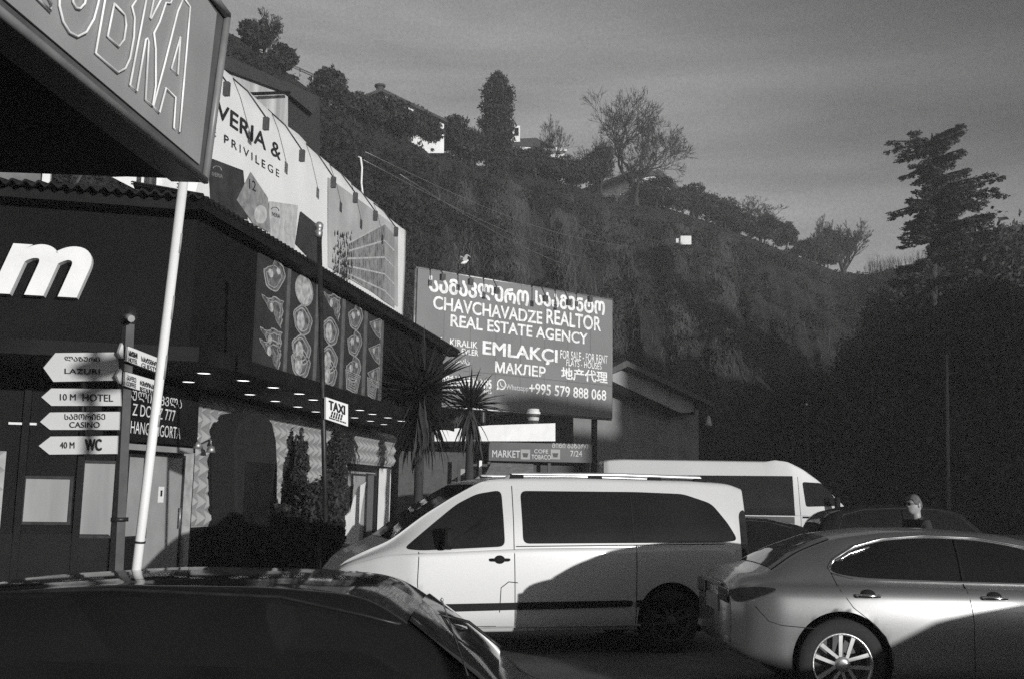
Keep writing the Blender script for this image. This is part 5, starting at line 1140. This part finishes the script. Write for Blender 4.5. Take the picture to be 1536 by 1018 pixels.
# high roof minibus behind
mb_ = thing('high_roof_minibus', 'white high roof minibus with a dark window band parked behind the white passenger van', 'minibus', (2.46 + .05, 29.5, 0), 0)
pb = Body(7.1, zr=[(0, 2.64), (.1, 2.68), (.5, 2.71), (4.5, 2.72), (4.9, 2.68), (5.3, 2.5), (5.75, 2.2), (6.35, 1.62), (6.5, 1.45), (6.9, 1.22), (7.1, .9)],
          zb=[(0, 1.3), (5.3, 1.3), (5.9, 1.24), (6.5, 1.2), (6.95, .95), (7.1, .7)], zs=[(0, .4), (.5, .36), (7.1, .36)], w=[(0, .9), (.08, .97), (.3, .995), (6.1, .995), (6.7, .9), (7.1, .65)], wr=[(0, .86), (5, .87), (6, .8), (6.5, .8), (7.1, .5)], smooth=.06, arches=[(1.4, .38, .42), (5.9, .38, .42)], boxy=.12)
fix(pb.shell().build('body', vwhite, mb_, local=True)); arch_liner(mb_, pb)
for x in (1.4, 5.9):
    for sd in (1, -1): wheel(mb_, x, sd * .965, .36, .36, .21, 6, sd, m_r=steel)
pb.patch([(.05, 2.27), (5.02, 2.32), (5.05, 1.28), (.05, 1.26)], .006, step=.15).build('window_band', glass_dark, mb_, local=True)
pb.patch([(.05, 1.25), (5.03, 1.25), (5.03, .5), (.05, .5)], .004, step=.15).build('shaded_lower_panel', mat('minibus_painted_shade', .015, .4), mb_, local=True)  # dark sheet over the white lower side, standing in for shade
pb.patch(smooth_poly([(5.28, 2.17), (5.80, 2.15), (6.08, 1.87), (6.3, 1.56), (5.35, 1.52)], 1), .006).build('cab_window', glass_dark, mb_, local=True)
pb.line([(5.16, 2.3), (5.2, 1.25), (5.2, .5)], .006, 0).build('door_seam', seam, mb_, local=True)
pb.top(5.85, 6.35, .95, .98).build('windscreen', glass_dark, mb_, local=True)
for sd in (1, -1): MB().box((6.12, sd * 1.16, 1.62), (.12, .2, .34)).build('mirror', plast, mb_, local=True, bevel=.04)
pb.line([(5.25, 1.24), (6.2, 1.24)], .025, .0).build('rub_strip', plast, mb_, local=True)

# dark cars
bpaint = mat('black_car_paint', .012, .07, nscale=3, namp=.2, coat=0, spec=.12)
def hatch(label, loc, rz, L=4.4, zmax=1.40, antenna=False, low=False, name='parked_car', paint=None, group=None):
    t = thing(name, label, 'car', loc, rz, group)
    k = zmax / 1.40
    bo = Body(L, zr=[(0, 1.0), (.08, 1.12 * k), (.3, 1.28 * k), (.8, 1.385 * k), (1.6, 1.41 * k), (2.3, 1.39 * k), (2.62, 1.33 * k), (3.2, 1.03), (3.35, .99), (4.0, .88), (4.3, .74), (4.4, .6)],
              zb=[(0, .92), (2.6, .96), (3.4, .9), (4.1, .78), (4.4, .5)], zs=[(0, .35), (.5, .2), (4.0, .2), (4.4, .28)], w=[(0, .72), (.05, .8), (.3, .87), (1, .89), (3.6, .89), (4.1, .8), (4.35, .62), (4.4, .5)],
              wr=[(0, .55), (.4, .56), (2.4, .60), (3.2, .7), (4.0, .62), (4.4, .4)], arches=[(.75, .32, .36), (3.45, .32, .36)], tumble=.89)
    if low: bo = Body(L, zr=[(0, .85), (.08, .95), (.3, 1.08), (.8, 1.22), (1.5, 1.272), (2.1, 1.275), (2.5, 1.25), (2.62, 1.19), (3.08, .86), (3.2, .72), (4.0, .64), (4.3, .58), (4.4, .48)],
              zb=[(0, .78), (2.6, .83), (3.15, .69), (4.1, .58), (4.4, .43)], zs=[(0, .3), (.5, .16), (4.0, .16), (4.4, .24)], w=[(0, .72), (.05, .8), (.3, .87), (1, .89), (3.6, .89), (4.1, .8), (4.35, .62), (4.4, .5)],
              wr=[(0, .55), (.4, .56), (2.4, .62), (3.2, .72), (4.0, .62), (4.4, .4)], arches=[(.75, .32, .36), (3.45, .32, .36)], tumble=.89, smooth=.07)
    fix(bo.shell().build('body', paint or bpaint, t, local=True)); arch_liner(t, bo)
    for x in (.75, 3.45):
        for sd in (1, -1): wheel(t, x, sd * .86, .31, .31, .2, 7, sd)
    zo = (lambda p: [(x, z) for x, z in p]) if not low else (lambda p: [(x * .985, .865 + (z / k - .98) * .95) for x, z in p])
    bo.patch(smooth_poly(zo([(.35, 1.06), (.5, 1.22 * k), (.9, 1.31 * k), (1.5, 1.34 * k), (2.2, 1.325 * k), (2.55, 1.26 * k), (2.95, 1.06), (3.05, .98), (.6, 1.0)]), 1), .004).build('side_window', glass_dark, t, local=True)
    if not low: bo.line([(1.55, .98), (1.58, 1.33 * k)], .02, .005).build('window_pillar', plast, t, local=True)
    bo.line([(1.55, .86), (1.57, .35)], .004, 0).build('door_seam', seam, t, local=True); bo.line([(2.85, .84), (2.8, .35)], .004, 0).build('door_seam', seam, t, local=True)
    bo.line(zo([(.35, 1.10), (.5, 1.245 * k), (.9, 1.335 * k), (1.5, 1.365 * k), (2.2, 1.35 * k), (2.55, 1.285 * k), (2.95, 1.085), (3.1, .98)]), .007, .004).build('drip_rail', dsteel, t, local=True)
    bo.top(2.68, 3.04 if low else 3.18, .92, .96, off=.014).build('windscreen', glass_dark if not low else mat('dusty_dark_glass', .01, .05, spec=.12), t, local=True); bo.top(.1, .5, .9, .9).build('rear_window', glass_dark, t, local=True)
    for x in (1.75, .9): door_handle(t, bo, x, .74 if low else .85, .17, plast)
    bo.patch(smooth_poly([(.0, .9), (.25, .93), (.2, .75), (.02, .72)], 1), .005).build('tail_light', MATS['tail_light_lens'], t, local=True)
    bo.patch(smooth_poly([(3.85, .76), (4.25, .7), (4.3, .6), (4.0, .62)], 1), .005).build('headlight', glass_dark, t, local=True)
    for sd in (1, -1): MB().box((2.78, sd * .97, .84 if low else 1.0), (.1, .16, .12)).build('mirror', plast, t, local=True, bevel=.03)
    if antenna:
        b = MB(); b.tube([(2.93, -.66, .93), (2.82, -.68, 1.222)], .0032, 5); b.lathe([(.001, -.01), (.008, 0), (.001, .01)], (2.82, -.68, 1.222), 8); b.build('antenna', steel, t, local=True)
    return t
hatch('black car roof and pillar filling the lower left foreground', (-3.08, 5.02, 0), 0, zmax=1.28, antenna=True, low=True)
hatch('dark car half hidden behind the hood of the white van near the palms', (2.0, 22.3, 0), R(170), zmax=1.5)
hatch('dark car glimpsed between the white van and the silver sedan', (4.75, 16.9, 0), R(183))
hatch('tall dark car added to darken the lower front of the white high roof minibus', (5.6, 20.3, 0), 0, zmax=1.6, paint=plast)  # added car that keeps the minibus nose dark
# parked out of the frame to the right: its shadow falls on the sedan's doors
hatch('dark parked car beyond the right edge whose shadow crosses the silver sedan doors', (9.8, 4.3, 0), R(180), zmax=1.42)

# ---------------------------------------------------------------- man behind the sedan
MANX, MANY = W(1374, 755, 13.2).x, 13.2
man = thing('person', 'man with short grey hair and glasses in a dark jacket standing behind the silver sedan', 'person', (MANX, MANY, 0), R(198))
def skin_body(name, verts, edges, rads, m_, par, sub=2):
    me = bpy.data.meshes.new(name); me.from_pydata(verts, edges, []); o = bpy.data.objects.new(name, me); COL.objects.link(o); o.parent = par
    sk = o.modifiers.new('skin', 'SKIN'); 
    for i, r in enumerate(rads): me.skin_vertices[0].data[i].radius = r if hasattr(r, '__len__') else (r, r)
    me.skin_vertices[0].data[0].use_root = True
    su = o.modifiers.new('sub', 'SUBSURF'); su.levels = sub; su.render_levels = sub; me.materials.append(m_)
    bpy.context.view_layer.update(); dg = bpy.context.evaluated_depsgraph_get(); nm = bpy.data.meshes.new_from_object(o.evaluated_get(dg)); o.modifiers.clear(); o.data = nm
    nm.polygons.foreach_set('use_smooth', [True] * len(nm.polygons)); return o
jacket = mat('dark_jacket', .02, .85, nscale=9, namp=.3, bump=.3, bscale=14); skinm = mat('skin_tone', .34, .5, nscale=8, namp=.15); hair = mat('grey_hair', .10, .8, nscale=40, namp=.5)
# local: facing +x
vs_ = [(0, 0, .93), (0, 0, 1.12), (0, 0, 1.33), (0.01, 0, 1.43), (0, .17, 1.40), (0, .22, 1.14), (.08, .22, .92), (0, -.17, 1.40), (0, -.22, 1.14), (.08, -.22, .92), (0, .1, .88), (.02, .12, .5), (0, .12, .1), (.12, .12, .05), (0, -.1, .88), (-.02, -.12, .5), (0, -.12, .1), (.12, -.12, .05)]
ed = [(0, 1), (1, 2), (2, 3), (2, 4), (4, 5), (5, 6), (2, 7), (7, 8), (8, 9), (0, 10), (10, 11), (11, 12), (12, 13), (0, 14), (14, 15), (15, 16), (16, 17)]
rd_ = [(.12, .16), (.12, .15), (.12, .17), (.07, .075), .075, .055, .045, .075, .055, .045, .09, .07, .055, .04, .09, .07, .055, .04]
skin_body('body', vs_, ed, rd_, jacket, man)
hd_ = MB(); n1, n2 = 26, 22
for i in range(n1 + 1):
    ph = math.pi * i / n1
    for j in range(n2):
        th = 2 * math.pi * j / n2; x, y, z = math.sin(ph) * math.cos(th), math.sin(ph) * math.sin(th), math.cos(ph)
        X = x * .098; Y = y * .074 * (1 - .18 * max(0, -z)); Z = z * .122
        if x > 0: X *= (1 - .12 * max(0, z)); X += .016 * math.exp(-((z + .78) / .2) ** 2) * x
        if x > 0 and abs(Y) < .03: X += .026 * math.exp(-(Y / .012) ** 2) * math.exp(-((z + .12) / .16) ** 2) + .008 * math.exp(-(Y / .02) ** 2) * math.exp(-((z + .48) / .07) ** 2)
        if x > 0: X -= .010 * math.exp(-((abs(Y) - .03) / .014) ** 2) * math.exp(-((z - .08) / .12) ** 2)
        hd_.v.append((X + .03, Y, Z + 1.625))
hd_.f = [(i * n2 + j, i * n2 + (j + 1) % n2, (i + 1) * n2 + (j + 1) % n2, (i + 1) * n2 + j) for i in range(n1) for j in range(n2)]; hd_.sm = [True] * len(hd_.f)
hd_.tube([(0.0, 0, 1.42), (.012, 0, 1.58)], [.06, .055], 12)
for s_ in (1, -1): hd_.lathe([(.001, .012), (.02, .012), (.028, .0), (.012, -.008)], (.015, s_ * .074, 1.625), 10, (Vector((.7, 0, 0)), Vector((0, 0, 1.2)), Vector((0, s_, 0))))
fix(hd_.build('head', skinm, man, local=True))
hh_ = MB(); 
for i in range(14):
    ph = math.pi * .5 * i / 12
    for j in range(n2):
        th = 2 * math.pi * j / n2; x, y, z = math.sin(ph) * math.cos(th), math.sin(ph) * math.sin(th), math.cos(ph)
        drop = .045 * max(0, -x); lift = .5 if x > .45 else 0
        hh_.v.append((x * .104 + .024, y * .080, max(z, lift) * .128 + 1.627 - drop * (i / 13)))
hh_.f = [(i * n2 + j, i * n2 + (j + 1) % n2, (i + 1) * n2 + (j + 1) % n2, (i + 1) * n2 + j) for i in range(13) for j in range(n2)]; hh_.sm = [True] * len(hh_.f); fix(hh_.build('hair', hair, man, local=True))
b = MB()
for s_ in (1, -1):
    n = 14; b.tube([(.128, s_ * .033 + math.cos(2 * math.pi * i / n) * .026, 1.635 + math.sin(2 * math.pi * i / n) * .018) for i in range(n + 1)], .003, 5); b.tube([(.125, s_ * .06, 1.638), (.02, s_ * .08, 1.635)], .0035, 5)
b.tube([(.13, -.008, 1.638), (.13, .008, 1.638)], .003, 5); b.build('glasses', plast, man, local=True)
b = MB()
for s_ in (1, -1): b.lathe([(.001, 0), (.025, 0)], (.128, s_ * .033, 1.634), 12, (Vector((0, 1, 0)), Vector((0, 0, .7)), Vector((1, 0, 0))))
b.build('lens', glass_dark, man, local=True)
b = MB(); b.tube([(.02, .055, 1.44), (.05, .0, 1.42), (.02, -.055, 1.44), (-.05, -.03, 1.47), (-.05, .03, 1.47), (.02, .055, 1.44)], .024, 8); b.build('collar', jacket, man, local=True)
for s_ in (1, -1):
    fl_ = [(.02, 0, 0), (.05, .0, -.03)]; c = Vector((.1, s_ * .22, .89)); b = MB(); b.tube([c + Vector((-.02, 0, .04)), c + Vector((.0, 0, -.02)), c + Vector((.015, 0, -.07))], [.028, .036, .03], 8)
    for q in range(4): r0 = c + Vector((-.012 + q * .018, 0, -.07)); LL = (.055, .065, .06, .045)[q]; b.tube([r0, r0 + Vector((.006, -s_ * .006, -LL * .55)), r0 + Vector((.004, -s_ * .02, -LL))], [.0095, .009, .007], 6)
    r0 = c + Vector((.03, 0, -.02)); b.tube([r0, r0 + Vector((.02, -s_ * .008, -.03)), r0 + Vector((.022, -s_ * .016, -.06))], [.012, .01, .008], 6); b.build('hand', skinm, man, local=True)

# ---------------------------------------------------------------- unseen buildings behind the viewer, added to block sky light and sun
def block(label, x0, x1, y0, y1, h, fl):
    t = thing('light_blocker', label, 'building', ((x0 + x1) / 2, (y0 + y1) / 2, 0))
    b = MB(); b.box(((x0 + x1) / 2, (y0 + y1) / 2, h / 2), (x1 - x0, y1 - y0, h)); b.build('wall', mat('block_render', .10, .85, nscale=.5, namp=.2), t)
    b = MB(); b.box(((x0 + x1) / 2, (y0 + y1) / 2, h + .15), (x1 - x0 + .6, y1 - y0 + .6, .3)); b.build('roof', concrete, t)
    wm = MB().box((0, 0, 0), (1.3, .08, 1.5)).mesh('window', glass_dark)
    for f_ in range(fl):
        x = x0 + 1.8
        while x < x1 - 1.5: inst('window', wm, t, (x, y1 + .03, 1.8 + f_ * 3.1)); x += 3.4
block('unseen grey apartment block behind the viewer, added to cut sky light', -34, 9.5, -27, -14, 15.5, 5)
block('unseen low row of houses behind the viewer, added to cut horizon light', 8, 95, -70, -62, 7.2, 2)
block('unseen low block behind the viewer, added to shade the foot of the billboard', 43, 59, -17, -14, 12.4, 4)
block('unseen tall apartment block behind the viewer, added to shade the hill', 60, 140, -22, -14, 24, 7)

# ---------------------------------------------------------------- volume added to lift the far dark tones: haze
hb = MB(); hb.box((10, 95, 33), (560, 330, 68)); hz = hb.build('tone_lift_haze', MATS['asphalt']); hz.data.materials.clear()
hm = bpy.data.materials.new('tone_lift_haze'); hm.use_nodes = True; t_ = hm.node_tree; t_.nodes.clear()
pv = N(t_, 'ShaderNodeVolumePrincipled'); pv.inputs['Color'].default_value = (1, 1, 1, 1); pv.inputs['Density'].default_value = .0012; pv.inputs['Anisotropy'].default_value = 0
ho = N(t_, 'ShaderNodeOutputMaterial'); t_.links.new(pv.outputs[0], ho.inputs['Volume']); hz.data.materials.append(hm); tag(hz, kind='stuff')
